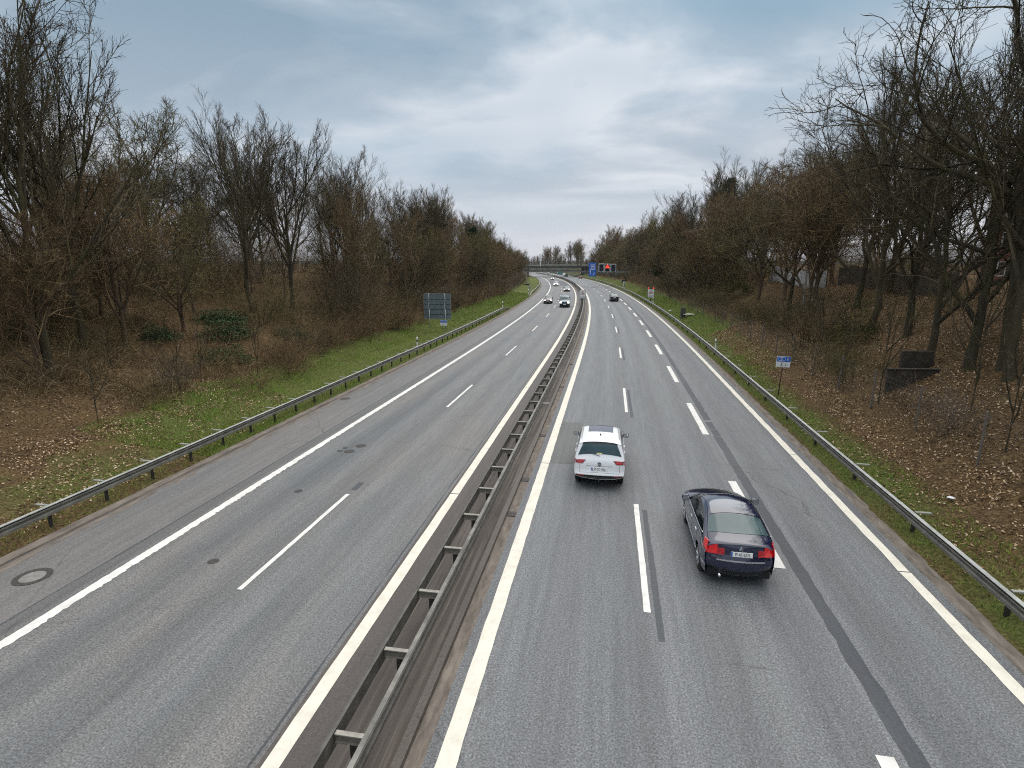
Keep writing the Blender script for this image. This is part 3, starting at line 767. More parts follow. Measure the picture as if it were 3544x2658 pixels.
def lower_trim(root, sh, z0, z1, front=False, mat=None):
    """dark lower bumper wrapped on the strip"""
    P = sh.P; y = sh.yf if front else sh.yr
    ts = sorted((sh.t_of(y, z0), sh.t_of(y, z1)))
    return sh.top_patch((ts[0], ts[1]), (-.955, .955, -.94, .94), .008, 6, 24).build('lower_bumper', mat or M['black'], root, True)

def white_suv():
    root, sh = car('white_suv', 'white SUV seen from behind with a panoramic glass roof in the middle lane', SUV, M['car_white'], 21.3, -.15, False, 'car', mirror_mat=M['mirror_shell'], rw_curve=1.5, zs=1.06, rglass=M['glass_suv'])
    t = sh.t_of
    sh.top_patch((t(.22, 1.635), t(-.82, 1.685), 0, 0), (-.64, .64, -.64, .64), .006, 8, 10).build('sunroof', M['glass_roof'], root, True)
    # black surround of the rear window and high brake light under the spoiler lip
    o = sh.top_patch((t(-1.83, 1.61), t(-1.868, 1.57)), (-.80, .80, -.84, .84), .012, 4, 14).build('roof_spoiler', M['black'], root, True)
    sh.top_patch((t(-1.845, 1.60), t(-1.862, 1.58)), (-.25, .25, -.25, .25), .02, 3, 6).build('brake_light', M['lens_dark'], o, True)
    for sg in (-1, 1):
        v = [sg * .50, sg * .985]; v = sorted(v)
        L_ = sh.top_patch((t(-2.10, 1.06), t(-2.15, .90)), (sg * .55 if sg > 0 else -.97, .97 if sg > 0 else -.55, sg * .66 if sg > 0 else -.94, .94 if sg > 0 else -.66), .012, 6, 10).build('tail_light', M['lens_dark'], root, True)
        sh.top_patch((t(-2.11, 1.035), t(-2.145, .925)), (sg * .60 if sg > 0 else -.92, .92 if sg > 0 else -.60, sg * .68 if sg > 0 else -.90, .90 if sg > 0 else -.68), .018, 5, 8).build('lens', M['lens_red'], L_, True)
        sh.side_patch(((-1.94, .93), (-2.06, .88)), ((-1.88, 1.0), (-2.0, 1.03)), sg, .008, 6, 4).build('tail_light', M['lens_red'], root, True)
        sh.top_patch((t(-2.262, .545), t(-2.265, .515)), (sg * .62 if sg > 0 else -.90, .90 if sg > 0 else -.62, sg * .62 if sg > 0 else -.90, .90 if sg > 0 else -.62), .014, 3, 8).build('reflector', M['lens_red'], root, True)
        # roof rails
        y = np.linspace(.35, -1.45, 14); z = sh.zup(y) + .045 - .05 * (np.abs((y + .55) / .9) ** 6); x = sg * (sh.W(y, sh.zup(y)) - .05)
        MB().tube(np.stack([x, y, z], -1), .016, 6).build('roof_rail', M['galv'], root, True)
        for yd in ((.98, -.32), (-.34, -1.05)):
            d = sh.side_patch(((yd[0], .42), (yd[1], .42)), ((yd[0], 1.08), (yd[1], 1.10)), sg, .004, 14, 8).build('door', M['car_white'], root, True)
            sh.side_patch(((yd[1] + .06, .96), (yd[1] + .26, .96)), ((yd[1] + .06, .99), (yd[1] + .26, .99)), sg, .03, 5, 3).build('handle', M['car_white'], d, True)
            sh.side_patch(((yd[0], .30), (yd[1], .30)), ((yd[0], .41), (yd[1], .41)), sg, .012, 8, 3).build('side_cladding', M['black'], root, True)
    lower_trim(root, sh, .39, .56)
    sh.top_patch((t(-2.262, .48), t(-2.24, .42)), (-.86, .86, -.84, .84), .016, 4, 16).build('bumper_insert', M['galv_dark'], root, True)
    # tailgate crease, shut lines
    m = MB()
    MB().tube(sh.top(np.full(20, t(-2.17, .835)), np.linspace(-.52, .52, 20), .001), .006, 5).build('crease', M['galv_dark'], root, True)
    T0, T1 = t(-2.15, .86), t(-2.20, .635); vv_ = .80
    path = np.concatenate([sh.top(np.linspace(T0, T1, 8), np.full(8, -vv_), .001), sh.top(np.full(16, T1 + .3), np.linspace(-.76, .76, 16), .001), sh.top(np.linspace(T1, T0, 8), np.full(8, vv_), .001)])
    MB().tube(path, .0055, 5).build('shut_line', M['galv_dark'], root, True)
    # emblem: ring with a plain letter-like mark
    T = t(-2.155, .925); c = sh.top(T, 0.0, .012)
    g = MB(); a = np.linspace(0, 2 * PI, 25); g.tube(np.stack([.058 * np.cos(a), 0 * a, .058 * np.sin(a)], -1), .009, 5, False)
    for p in (((-.042, 0, .042), (0, 0, -.055)), ((.042, 0, .042), (0, 0, -.055)), ((-.024, 0, .05), (0, 0, .0)), ((.024, 0, .05), (0, 0, 0))): g.tube(p, .006, 4)
    e = g.build('emblem', M['ink'], root); e.location = tuple(c); e.rotation_euler = (R(-8), 0, 0)
    plate(root, 'PI CC 1000', float(sh.top(t(-2.17, .76), 0.)[1]) - .014, .745, R(-4), w=.56)
    o = sh.top_patch((t(-1.985, 1.245), t(-2.0, 1.21)), (-.12, .10, -.12, .10), .016, 3, 4).build('sticker', M['yellow'], root)
    wp = MB().tube([sh.top(t(-2.02, 1.17), .0, .02), sh.top(t(-1.99, 1.235), -.30, .02), sh.top(t(-1.98, 1.255), -.50, .02)], .009, 5); wp.build('rear_wiper', M['black'], root)
    fin = MB(); p = sh.top(t(-1.2, 1.675), 0.)
    fin.add([p + (-.025, .1, 0), p + (.025, .1, 0), p + (.03, -.05, 0), p + (-.03, -.05, 0), p + (0, -.06, .075), p + (0, -.02, .07)], [(0, 1, 5, 5), (1, 2, 4, 5), (2, 3, 4, 4), (3, 0, 5, 4)])
    fin.build('antenna', M['black'], root)
    tb = MB().tube([(0, -2.1, .33), (0, -2.33, .33), (0, -2.38, .38), (0, -2.38, .44)], .022, 8); tb.lathe([(.0001, .50), (.02, .495), (.028, .47), (.02, .445)], 10, c=(0, -2.38, 0)); tb.build('tow_bar', M['post_dark'], root, True)
    for sg in (-1, 1): sh.top_patch((t(2.21, .80), t(2.15, .90)), (sg * .62 if sg > 0 else -.95, .95 if sg > 0 else -.62, sg * .62 if sg > 0 else -.95, .95 if sg > 0 else -.62), .012, 4, 6).build('headlight', M['glass_roof'], root, True)
white_suv()

NAVY = dict(SEDAN, w=.915, pr=.17, sill=.26, c_end=.21, roll=.065, prof=[(2.30, .22), (2.44, .34), (2.48, .52), (2.41, .70), (2.1, .84), (1.4, .96), (1.05, 1.01), (.22, 1.38), (-.15, 1.445), (-.7, 1.455), (-1.15, 1.41), (-1.5, 1.29), (-1.85, 1.165), (-2.0, 1.115), (-2.16, 1.085), (-2.225, 1.05), (-2.25, .92), (-2.265, .80), (-2.31, .70), (-2.315, .50), (-2.22, .30)],
    rearwin=((-1.20, 1.395), (-1.86, 1.165)))
def navy_sedan():
    root, sh = car('navy_sedan', 'dark blue saloon with bright red tail lights in the right lane nearest the viewer', NAVY, M['car_navy'], 15.64, 3.46, False, 'car', rw_curve=-3.5, sglass=M['glass_dark'], zs=1.12, rglass=M['glass_rear'])
    t = sh.t_of
    for sg in (-1, 1):
        vv = lambda a, b: (a, b) if sg > 0 else (-b, -a)
        sh.top_patch((t(-2.19, 1.055), t(-2.262, .82)), vv(.68, .995) + vv(.66, .985), .012, 7, 9).build('tail_light', M['lens_red_lit'], root, True)
        o = sh.top_patch((t(-2.243, .945), t(-2.262, .82)), vv(.47, .67) + vv(.47, .655), .012, 5, 6).build('tail_light', M['lens_red'], root, True)
        sh.side_patch(((-1.92, .86), (-2.12, .82)), ((-1.84, 1.03), (-2.05, 1.045)), sg, .010, 7, 5).build('tail_light', M['lens_red_lit'], root, True)
        # chrome line under the side glass
        for P in (((.80, .98), (.2, .985), (-.4, .995), (-1.2, 1.015), (-1.62, 1.045)),):
            P = np.array(P); y = np.linspace(P[0, 0], P[-1, 0], 24); z = np.interp(-y, -P[:, 0], P[:, 1]) - .008
            MB().tube(np.stack([sg * (sh.W(y, z) + .008), y, z], -1), .011, 5).build('chrome_trim', M['chrome'], root, True)
        for yd in ((1.02, -.33), (-.36, -1.12)):
            d = sh.side_patch(((yd[0], .36), (yd[1], .36)), ((yd[0], .95), (yd[1], .975)), sg, .004, 14, 8).build('door', M['car_navy'], root, True)
            sh.side_patch(((yd[1] + .06, .82), (yd[1] + .25, .82)), ((yd[1] + .06, .85), (yd[1] + .25, .85)), sg, .028, 5, 3).build('handle', M['chrome'], d, True)
        sh.side_patch(((1.0, .32), (-1.0, .32)), ((1.0, .345), (-1.0, .345)), sg, .016, 10, 3).build('side_trim', M['chrome'], root, True)
        sh.side_patch(((-1.80, .44), (-2.08, .44)), ((-1.80, .47), (-2.08, .47)), sg, .012, 6, 3).build('bumper_trim', M['chrome'], root, True)
        sh.top_patch((t(2.43, .64), t(2.3, .77)), vv(.66, .96) + vv(.66, .96), .012, 4, 6).build('headlight', M['glass_roof'], root, True)
    # bright strip below the plate, boot shut line
    sh.top_patch((t(-2.308, .715), t(-2.312, .68)), (-.68, .68, -.68, .68), .012, 3, 18).build('chrome_strip', M['chrome'], root, True)
    MB().tube(sh.top(np.full(20, t(-2.215, 1.06)), np.linspace(-.8, .8, 20), .001), .006, 5).build('shut_line', M['under'], root, True)
    MB().tube(sh.top(np.full(20, t(-1.17, 1.405)), np.linspace(-.84, .84, 20), .002), .007, 5).build('window_seal', M['under'], root, True)
    p = plate(root, 'PI AS 6276', float(sh.top(t(-2.26, .85), 0.)[1]) - .016, .85, R(-6))
    text_mesh('badge', 'CITROEN', .05, M['galv_dark'], root, (-.56, -2.26, .755), (PI / 2, 0, R(-7)))
    text_mesh('badge', 'C5', .05, M['galv_dark'], root, (.58, -2.26, .755), (PI / 2, 0, R(7)))
    g = MB(); c = sh.top(t(-2.245, .975), 0., .012)
    for dz in (0, -.035): g.tube([(-.05, 0, -.02 + dz), (0, 0, .035 + dz), (.05, 0, -.02 + dz)], .008, 4)
    e = g.build('emblem', M['chrome'], root); e.location = tuple(c)
    ex = MB().tube([(-.48, -2.1, .31), (-.48, -2.29, .30)], .035, 10); ex.build('exhaust', M['chrome'], root, True)
    lower_trim(root, sh, .31, .42)
    # roof seams
    for sg in (-1, 1):
        T = np.linspace(t(.2, 1.37), t(-1.95, 1.13), 30); MB().tube(sh.top(T, np.full(30, sg * .90), .002), .007, 5).build('roof_seam', M['under'], root, True)
    # seats seen through the side glass are too dark to read
navy_sedan()

def front_set(root, sh, sp, big=False, z=None, plate_txt='', lit=True, grille='black'):
    t = sh.t_of; y = sh.yf
    zl = z
    for sg in (-1, 1):
        a, b = (.60, .96) if sg > 0 else (-.96, -.60)
        ta, tb = t(y, zl[0]), t(y - .12, zl[1])
        sh.top_patch((ta, tb), (a, b, a, b), .016, 5, 7).build('headlight', M['lamp_on'] if lit else M['glass_roof'], root, True)
    sh.top_patch((t(y, zl[0] - .03), t(y - .05, zl[1] - .05)), (-.5, .5, -.56, .56), .012, 4, 8).build('grille', M[grille], root, True)
    sh.top_patch((t(y, .30), t(y, .44)), (-.8, .8, -.86, .86), .012, 4, 10).build('lower_grille', M['black'], root, True)
    plate(root, plate_txt, y + .012, .52, 0, 1)
    c = sh.top(t(y - .02, zl[1] - .09), 0., .02)
    e = MB().lathe([(.0001, .012), (.055, .008), (.06, 0)], 14, 'y').build('emblem', M['chrome'], root); e.location = tuple(c)

HATCH_G = 'oncoming cars on the far carriageway'
r_, s_ = car('blue_van', 'blue grey minibus with lit headlamps coming on in the lane beside the barrier', VAN, M['car_teal'], 105.8, -7.0, True, 'van'); front_set(r_, s_, VAN, z=(.80, 1.03))
lower_trim(r_, s_, .3, .62, True)
r_, s_ = car('maroon_hatchback', 'dark red hatchback with lit headlamps coming on left of the blue van', HATCH, M['car_maroon'], 114.6, -10.7, True); front_set(r_, s_, HATCH, z=(.62, .78))
r_, s_ = car('black_sedan', 'black oncoming saloon with lit headlamps behind the blue van', SEDAN, M['car_black'], 164.4, -7.5, True); front_set(r_, s_, SEDAN, z=(.58, .74))
r_, s_ = car('white_hatchback', 'white oncoming car in the outer lane short of the gantry', HATCH, M['car_white'], 202, -10.7, True); front_set(r_, s_, HATCH, z=(.62, .78))
r_, s_ = car('dark_hatchback', 'dark oncoming car with lit headlamps passing under the gantry', HATCH, M['car_black'], 272, -9.9, True); front_set(r_, s_, HATCH, z=(.62, .78))

def rear_set(root, sh, z, y, txt='', lens='lens_red'):
    t = sh.t_of
    for sg in (-1, 1):
        a, b = (.62, .98) if sg > 0 else (-.98, -.62)
        sh.top_patch((t(y, z[1]), t(y, z[0])), (a, b, a, b), .014, 5, 7).build('tail_light', M[lens], root, True)
    plate(root, txt, y - .02, (z[0] + z[1]) / 2 - .06, 0)
r_, s_ = car('black_sedan', 'black saloon driving away in the middle lane well ahead of the white SUV', SEDAN, M['car_black'], 123.3, 3.0, False); rear_set(r_, s_, (.76, .95), -2.34, lens='lens_dark')
r_, s_ = car('red_hatchback', 'red car driving away under the gantry below the blue direction sign', HATCH, M['car_red'], 297, 6.4, False); rear_set(r_, s_, (.66, .86), -2.04)
r_, s_ = car('black_hatchback', 'black car in the distance driving away left of the red car', HATCH, M['car_black'], 335, 3.0, False); rear_set(r_, s_, (.66, .86), -2.04)
r_, s_ = car('white_hatchback', 'white car in the distance just behind the teal lorry', HATCH, M['car_white'], 361, 5.2, False); rear_set(r_, s_, (.66, .86), -2.04)
r_, s_ = car('silver_hatchback', 'silver car farthest along the right carriageway', HATCH, M['car_silver'], 432, 4.6, False); rear_set(r_, s_, (.66, .86), -2.04)
r_, s_ = car('white_sedan', 'pale car beside the silver one at the far bend', SEDAN, M['car_white'], 450, 1.2, False); rear_set(r_, s_, (.76, .95), -2.34)

def lorry(s, u):
    root = empty('box_lorry', tuple(road(s, u, 0.004)), heading(s)); tag(root, 'small teal box lorry in the distance ahead of the black car', 'lorry')
    MB().box((0, -1.2, 2.05), (2.4, 5.2, 2.5), bev=.05).build('cargo_box', M['truck_teal'], root)
    MB().box((0, 2.5, 1.45), (2.2, 1.9, 2.0), bev=.25).build('cab', M['car_white'], root)
    MB().box((0, -.5, .62), (1.0, 6.0, .22)).build('chassis', M['under'], root)
    for sg in (-1, 1):
        for y in (2.4, -2.4): wheel(root, sg * .98, y, .45, .26, sg)
        MB().box((sg * .95, -3.83, .72), (.35, .05, .14)).build('tail_light', M['lens_red'], root)
    MB().box((0, -3.82, .72), (.52, .03, .12)).build('license_plate', M['plate'], root)
lorry(394, 7.0)

# ------------------------------------------------------------------ signs and posts
def tri_frame(m_out, s, w, y, c=(0, 0)):
    """red border as three bars, pointing up, facing -Y"""
    h = s * .866; P = [(-s / 2, -h / 3), (s / 2, -h / 3), (0, 2 * h / 3)]
    I = [(x * (1 - w), z * (1 - w)) for x, z in P]
    for k in range(3):
        a, b = P[k], P[(k + 1) % 3]; d, e = I[(k + 1) % 3], I[k]
        m_out.poly([(p[0] + c[0], y, p[1] + c[1]) for p in (a, b, d, e)], (0, .006, 0))
    return [(x + c[0], z + c[1]) for x, z in I]

def works_sign(s, u, zfoot, zc, w, h, label, flashers, stand):
    root = empty('roadworks_sign', tuple(road(s, u, zfoot)), heading(s)); tag(root, label, 'warning sign', 'roadworks warning signs')
    MB().box((0, .02, zc), (w + .10, .05, h + .10), bev=.02).build('frame', M['black'], root)
    b = MB().box((0, -.012, zc), (w, .02, h), bev=.006).build('board', M['sign_white'], root)
    t = MB(); I = tri_frame(t, w * .74, .24, -.034, (0, zc + h * .16)); t.build('warning_triangle', M['sign_red'], b)
    g = MB(); q = lambda *p: g.poly([(x * w * .5, -.034, zc + h * .14 + z * w * .5) for x, z in p], (0, .005, 0))
    q((-.22, -.24), (-.12, -.24), (-.04, .02), (-.12, .04)); q((-.06, -.24), (.03, -.24), (.0, .02), (-.08, .04)); q((-.14, .0), (0, .0), (.08, .16), (-.02, .22))
    q((.05, .14), (.18, -.06), (.15, -.09), (.02, .08)); q((-.02, .22), (.06, .22), (.06, .30), (-.02, .30)); q((.12, -.24), (.40, -.24), (.26, -.06))
    g.build('worker_symbol', M['ink'], b)
    MB().box((0, -.03, zc - h * .33), (w * .74, .01, h * .17)).build('distance_plate', M['alu_back'], b)
    MB().box((0, -.036, zc - h * .33), (w * .70, .01, h * .14)).build('plate_face', M['sign_white'], b)
    text_mesh('lettering', '2 km', h * .14, M['ink'], b, (0, -.044, zc - h * .33), (PI / 2, 0, 0))
    if stand == 'pole':
        MB().tube([(0, .06, 0), (0, .06, zc)], .05, 8).build('pole', M['post_dark'], root)
    else:
        for x in (-.3, .3): MB().tube([(x, .06, 0), (x, .06, zc)], .03, 8).build('pole', M['galv_dark'], root)
    if flashers:
        MB().box((0, .02, zc + h / 2 + .14), (w * .9, .04, .05)).build('lamp_bar', M['post_dark'], root)
        for x in (-.36, .36):
            MB().lathe([(.0001, .0), (.13, .02), (.15, .06), (.14, .12), (.0001, .14)], 16, 'y', (x * w / .9, -.06, zc + h / 2 + .22)).build('flasher', M['amber_on'], root, True)
works_sign(115.5, -3.8, 0, 1.78, 1.22, 1.62, 'white framed roadworks warning sign standing over the median crash barrier', False, 'two')
works_sign(116.5, 9.95, float(ground(116, 9.95)), 1.72, 1.25, 1.65, 'white roadworks warning sign with two red lamps on top beside the right guard rail', True, 'pole')

def km_sign(s, u, zf, hgt, top, bottom, bottom2, label, polem, lean=0.0):
    root = empty('marker_sign', tuple(road(s, u, zf)), heading(s)); tag(root, label, 'marker sign', 'blue and white marker signs')
    root.rotation_euler = (0, lean, heading(s) + .06)
    MB().tube([(0, .03, -.2), (0, .03, hgt)], .03, 10).build('pole', M[polem], root, True)
    b = MB().box((0, 0, hgt - .22), (.80, .02, .64), bev=.008).build('board', M['sign_white'], root)
    MB().box((0, -.014, hgt - .06), (.76, .008, .30)).build('blue_field', M['sign_blue'], b)
    m = MB(); fx, fz, w, h = -.12, hgt - .06, .19, .10
    ring = [(-w, -.06), (-w + .05, -h), (w - .05, -h), (w, -.06), (w, .06), (w - .05, h), (-w + .05, h), (-w, .06), (-w, -.06)]
    m.tube([(fx + x, -.02, fz + z) for x, z in ring], .011, 4, False); m.build('number_frame', M['sign_white'], b)
    text_mesh('lettering', top, .15, M['sign_white'], b, (fx, -.021, fz), (PI / 2, 0, 0))
    text_mesh('lettering', 'E', .24, M['sign_white'], b, (.23, -.021, fz), (PI / 2, 0, 0))
    text_mesh('lettering', bottom, .27, M['ink'], b, (-.10, -.018, hgt - .38), (PI / 2, 0, 0))
    text_mesh('lettering', bottom2, .20, M['ink'], b, (.14, -.018, hgt - .395), (PI / 2, 0, 0))
    m = MB()
    for x in (-.08, .08): m.box((x, .04, hgt - .22), (.03, .03, .5))
    m.build('bracket', M['galv'], root)
km_sign(34.33, 10.06, .28, 2.32, '23', '2', '3', 'blue and white marker sign on a thin brown pole in the leafy right verge', 'pole_brown', .05)
km_sign(62.3, -18.75, float(ground(62.3, -18.75)), 1.35, '23', '2', '5', 'blue and white marker sign on a short grey pole under the big sign board', 'pole_grey')

def sign_back():
    s, h = 63.6, heading(63.6); root = empty('sign_board', tuple(road(s, -19.85, .1)), h - .05); tag(root, 'large road sign seen from behind on two forked grey posts in the grass', 'road sign')
    w, H, zc = 3.34, 2.98, 2.95
    MB().box((0, .05, zc), (w, .03, H), bev=.015).build('panel', M['alu_back'], root)
    m = MB()
    for k, z in enumerate((-.94, -.36, .22, .80)): m.box((0, .03, zc + z), (w - .04, .012, .055))
    m.build('panel_seam', M['alu_dark'], root)
    m = MB()
    for c, d in (((0, .03, zc + H / 2 - .015), (w, .05, .03)), ((0, .03, zc - H / 2 + .015), (w, .05, .03)), ((-w / 2 + .015, .03, zc), (.03, .05, H - .06)), ((w / 2 - .015, .03, zc), (.03, .05, H - .06))): m.box(c, d)
    m.build('edge_frame', M['pole_grey'], root)
    for x in (-.98, 1.0):
        m = MB().tube([(x, -.02, -.2), (x, -.02, zc - .3)], .05, 8); m.tube([(x + .02, -.02, zc - .3), (x - .04, -.02, zc + H / 2)], .045, 8)
        m.tube([(x - .10, -.05, zc - H / 2), (x - .05, -.02, zc + .45)], .035, 8)
        m.tube([(x - .10, -.05, zc - H / 2), (x - .02, -.03, 1.15)], .03, 8)
        m.build('post', M['pole_grey'], root, True)
sign_back()

def delineator(s, u, label, lean=0.0, sc=1.0):
    root = empty('delineator_post', place(s, u), heading(s)); root.rotation_euler.x = lean; root.scale = (sc, sc, sc); tag(root, label, 'marker post', 'white delineator posts')
    def ring(z, k=1.0): return [(-.06 * k, -.05, z), (.06 * k, -.05, z), (.05 * k, .06, z), (-.05 * k, .06, z)]
    m = MB().grid(np.array([ring(-.1), ring(.62)]), close=True); m.build('post', M['sign_white'], root)
    m = MB().grid(np.array([ring(.62, 1.02), ring(.80, 1.02)]), close=True); m.build('black_band', M['black'], root)
    m = MB().grid(np.array([ring(.80), [(-.06, -.05, .98), (.06, -.05, 1.0), (.05, .06, 1.04), (-.05, .06, 1.02)]]), close=True); m.poly([(-.06, -.05, .98), (.06, -.05, 1.0), (.05, .06, 1.04), (-.05, .06, 1.02)]); m.build('cap', M['sign_white'], root)
    MB().box((0, -.055, .71), (.04, .008, .14)).build('reflector', M['galv'], root)
delineator(50.3, -17.9, 'white marker post with black band peeping over the left guard rail below the shrubs', .05, 1.1)
delineator(97.5, -17.6, 'white marker post with black band at the sloping end of the left guard rail', 0, 1.35)
delineator(143, -17.2, 'white marker post with black band in the grass before the far left guard rail', 0, 1.45)
delineator(53.0, 9.75, 'white marker post leaning behind the right guard rail beyond the brown pole', -.15)
delineator(112, 9.9, 'white marker post just in front of the roadworks sign with red lamps', 0, 1.15)
delineator(228, 9.9, 'white marker post under the gantry at the right', 0, 1.4)
delineator(255, 9.8, 'white marker post in the dark below the overpass', 0, 1.4)
def cabinet(s, u, h, label):
    root = empty('roadside_cabinet', place(s, u), heading(s)); tag(root, label, 'cabinet')
    MB().box((0, 0, h / 2), (.55, .4, h), bev=.02).build('body', M['sign_white'], root); MB().box((0, 0, h + .03), (.62, .46, .06)).build('lid', M['galv'], root)
    MB().box((0, -.205, h / 2), (.46, .012, h * .8)).build('door', M['galv'], root)
cabinet(178, 10.4, 1.9, 'tall white roadside cabinet behind the right guard rail before the gantry')
cabinet(168, -18.4, 1.5, 'white roadside cabinet in the grass left of the far guard rail')

def bent_sheet():
    root = empty('drain_outlet', place(80, 11.0), heading(80)); tag(root, 'broken concrete post and pale slab lying in the grass by the right guard rail', 'broken post')
    MB().box((-.5, 0, .65), (.62, .35, 1.35), .2, bev=.05).build('post', M['concrete_dark'], root)
    x = np.linspace(-.5, 2.0, 9)
    top = np.stack([np.stack([x, np.full(9, y), .42 - .12 * (x - .2) + .10 * np.sin(x * 2)], -1) for y in (-.45, 0, .45)]); bot = top.copy(); bot[..., 2] -= .07
    m = MB().grid(top); m.grid(bot, flip=True)
    for e in (0, -1): m.grid(np.stack([top[e], bot[e]]));
    m.grid(np.stack([top[:, 0], bot[:, 0]])); m.grid(np.stack([top[:, -1], bot[:, -1]])); m.build('slab', M['render_white'], root)
    m = MB().tube([(-.6, -.1, .1), (-.95, -.5, .0)], .09, 6); m.build('strut', M['concrete_dark'], root)
bent_sheet()

# ------------------------------------------------------------------ gantry, bridges and far structures
def gantry():
    s = 201; h = heading(s); c = road(s, -3.5, 0); root = empty('sign_gantry', tuple(c), h); tag(root, 'dark steel gantry spanning both carriageways with signs on it', 'gantry')
    x0_, x1_ = -17.6, 17.2
    MB().box(((x0_ + x1_) / 2, 0, 5.28), (x1_ - x0_ + 2.2, .9, .38)).build('beam', M['gantry'], root)
    MB().box(((x0_ + x1_) / 2, -.30, 4.96), (x1_ - x0_ + 2.2, .5, .24)).build('lower_flange', M['gantry_light'], root)
    m = MB()
    for z in (5.95, 6.45): m.tube([(x0_ - 1, .4, z), (-1, .4, z)], .03, 4)
    for x in np.arange(x0_ - 1, 0, 2.2): m.tube([(x, .4, 5.4), (x, .4, 6.45)], .035, 4)
    m.build('handrail', M['gantry'], root)
    for x in (x0_, x1_):
        g = float(ground(s, -3.5 + x)); m = MB().box((x, 0, (4.85 + g) / 2 - .2), (.42, .5, 4.85 - g + .4)); m.build('column', M['gantry_light' if x < 0 else 'gantry'], root)
        MB().box((x, 0, g), (2.6, 1.4, .8)).build('footing', M['concrete_dark'], root)
gantry()
def on_gantry(x, z): return tuple(road(200.2, x, z))
def vms(u, w, hh, zc, lit, label):
    root = empty('display_sign', on_gantry(u, zc), heading(200)); tag(root, label, 'display sign', 'display signs on the gantry')
    MB().box((0, .2, 0), (w, .4, hh), bev=.05).build('case', M['sign_white'], root)
    b = MB().box((0, -.02, 0), (w - .3, .05, hh - .3)).build('screen', M['vms'], root)
    if lit:
        t = MB(); tri_frame(t, 1.55, .48, -.06, (0, .38)); t.box((0, -.055, .42), (.2, .01, .5)); t.build('warning_triangle', M['sign_red_lit'], b)
vms(5.07, 1.86, 2.75, 6.4, False, 'blank black display sign with white rim nearest the blue sign on the gantry')
vms(7.15, 1.86, 2.75, 6.35, True, 'display sign on the gantry showing a lit red triangle')
vms(9.22, 1.86, 2.75, 6.32, False, 'blank black display sign with white rim at the right end of the gantry signs')
def blue_sign():
    root = empty('direction_sign', on_gantry(1.95, 5.75), heading(200)); tag(root, 'tall blue direction sign hung on the gantry over the right lanes', 'direction sign')
    b = MB().box((0, .0, 0), (2.55, .12, 4.7), bev=.04).build('panel', M['sign_blue'], root)
    m = MB()
    for z, w in ((1.6, 1.7), (1.1, 1.3), (.55, 1.9), (.05, 1.5)): m.box((.1, -.075, z), (w, .02, .20))
    m.build('lettering', M['sign_white'], b)
    m = MB().box((-.7, -.075, -1.1), (.18, .02, 1.3)); m.poly([(-1.0, -.085, -.6), (-.4, -.085, -.6), (-.7, -.085, -.1)], (0, .02, 0))
    m.poly([(.1, -.085, -1.9), (.3, -.085, -1.9), (.95, -.085, -1.2), (.8, -.085, -1.05)], (0, .02, 0)); m.build('arrow', M['sign_white'], b)
    m = MB()
    for x in (-.9, .9): m.box((x, .2, 0), (.12, .3, 4.2))
    m.build('bracket', M['gantry'], root)
blue_sign()

def overpass():
    s = 330; h = heading(s) + .0; c = road(s, -3, 0); root = empty('overpass', tuple(c), h); tag(root, 'dark concrete overpass with railing crossing behind the gantry', 'bridge')
    MB().box((14, 6, 5.6), (62, 13, .9)).build('deck', M['concrete_dark'], root)
    MB().box((14, -.7, 5.75), (62, .5, 1.0)).build('parapet', M['gantry'], root)
    m = MB(); x = np.arange(-16, 46, 2.6)
    for xi in x: m.box((xi, -.8, 6.85), (.16, .12, 1.3))
    for z in (6.6, 7.0, 7.45): m.box((14, -.72, z), (62, .06, .05))
    m.build('railing', M['gantry_light'], root)
    MB().box((31, 6, 2.6), (30, 13, 5.2)).build('abutment', M['concrete_dark'], root)
    MB().box((-16.8, 6, 3.0), (1.0, 13, 6)).build('abutment', M['concrete_dark'], root)
overpass()
def side_wall():
    root = empty('retaining_wall', (0, 0, 0)); tag(root, 'dark retaining wall rising on the right between gantry and overpass', 'wall')
    m = MB(); s = np.linspace(224, 324, 40)
    G = np.stack([road(s, 14.5, .0), road(s, 14.5, 4.7), road(s, 15.1, 4.7), road(s, 15.1, 0)], 1); m.grid(G, flip=True)
    m.grid(np.stack([G[0, :2], G[0, 2:][::-1]])); m.build('wall_panel', M['concrete_dark'], root)
side_wall()
def far_bridge():
    s = 640; root = empty('road_bridge', (-84, 640, 0), .1); tag(root, 'thin pale far bridge over the road beyond the overpass', 'bridge')
    MB().box((0, 0, 5.4), (60, 5, .9)).build('deck', M['concrete'], root)
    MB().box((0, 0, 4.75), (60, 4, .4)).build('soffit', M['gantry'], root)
    for x in (-17, -9, -4, 3, 9, 20): MB().box((x, 0, 2.3), (.7, 2, 4.7)).build('pier', M['gantry'], root)
far_bridge()
def pale_hall():
    root = empty('pale_building', (-90, 720, 0), .05); tag(root, 'long low white building seen through the far bridge', 'building')
    MB().box((0, 0, 1.9), (64, 8, 3.8)).build('wall', M['render_white'], root); MB().box((0, 0, 4.0), (66, 9, .4)).build('roof', M['roof_tile'], root)
    m = MB()
    for x in np.arange(-28, 30, 7): m.box((x, -4.02, 2.0), (3, .1, 1.0))
    m.build('window', M['glass_dark'], root)
pale_hall()
for k, (x, y, hh) in enumerate(((-72, 585, 16.5), (-64.5, 590, 15.2))):
    root = empty('lighting_mast', (x, y, 0)); tag(root, ['taller white mast rising beyond the far bridge', 'shorter white mast to the right of the taller one'][k], 'mast', 'masts beyond the far bridge')
    MB().tube([(0, 0, 0), (0, 0, hh)], [.55, .42], 8).build('pole', M['render_white'], root); MB().box((0, 0, hh + .2), (1.8, .5, .4)).build('lamp_head', M['galv'], root)

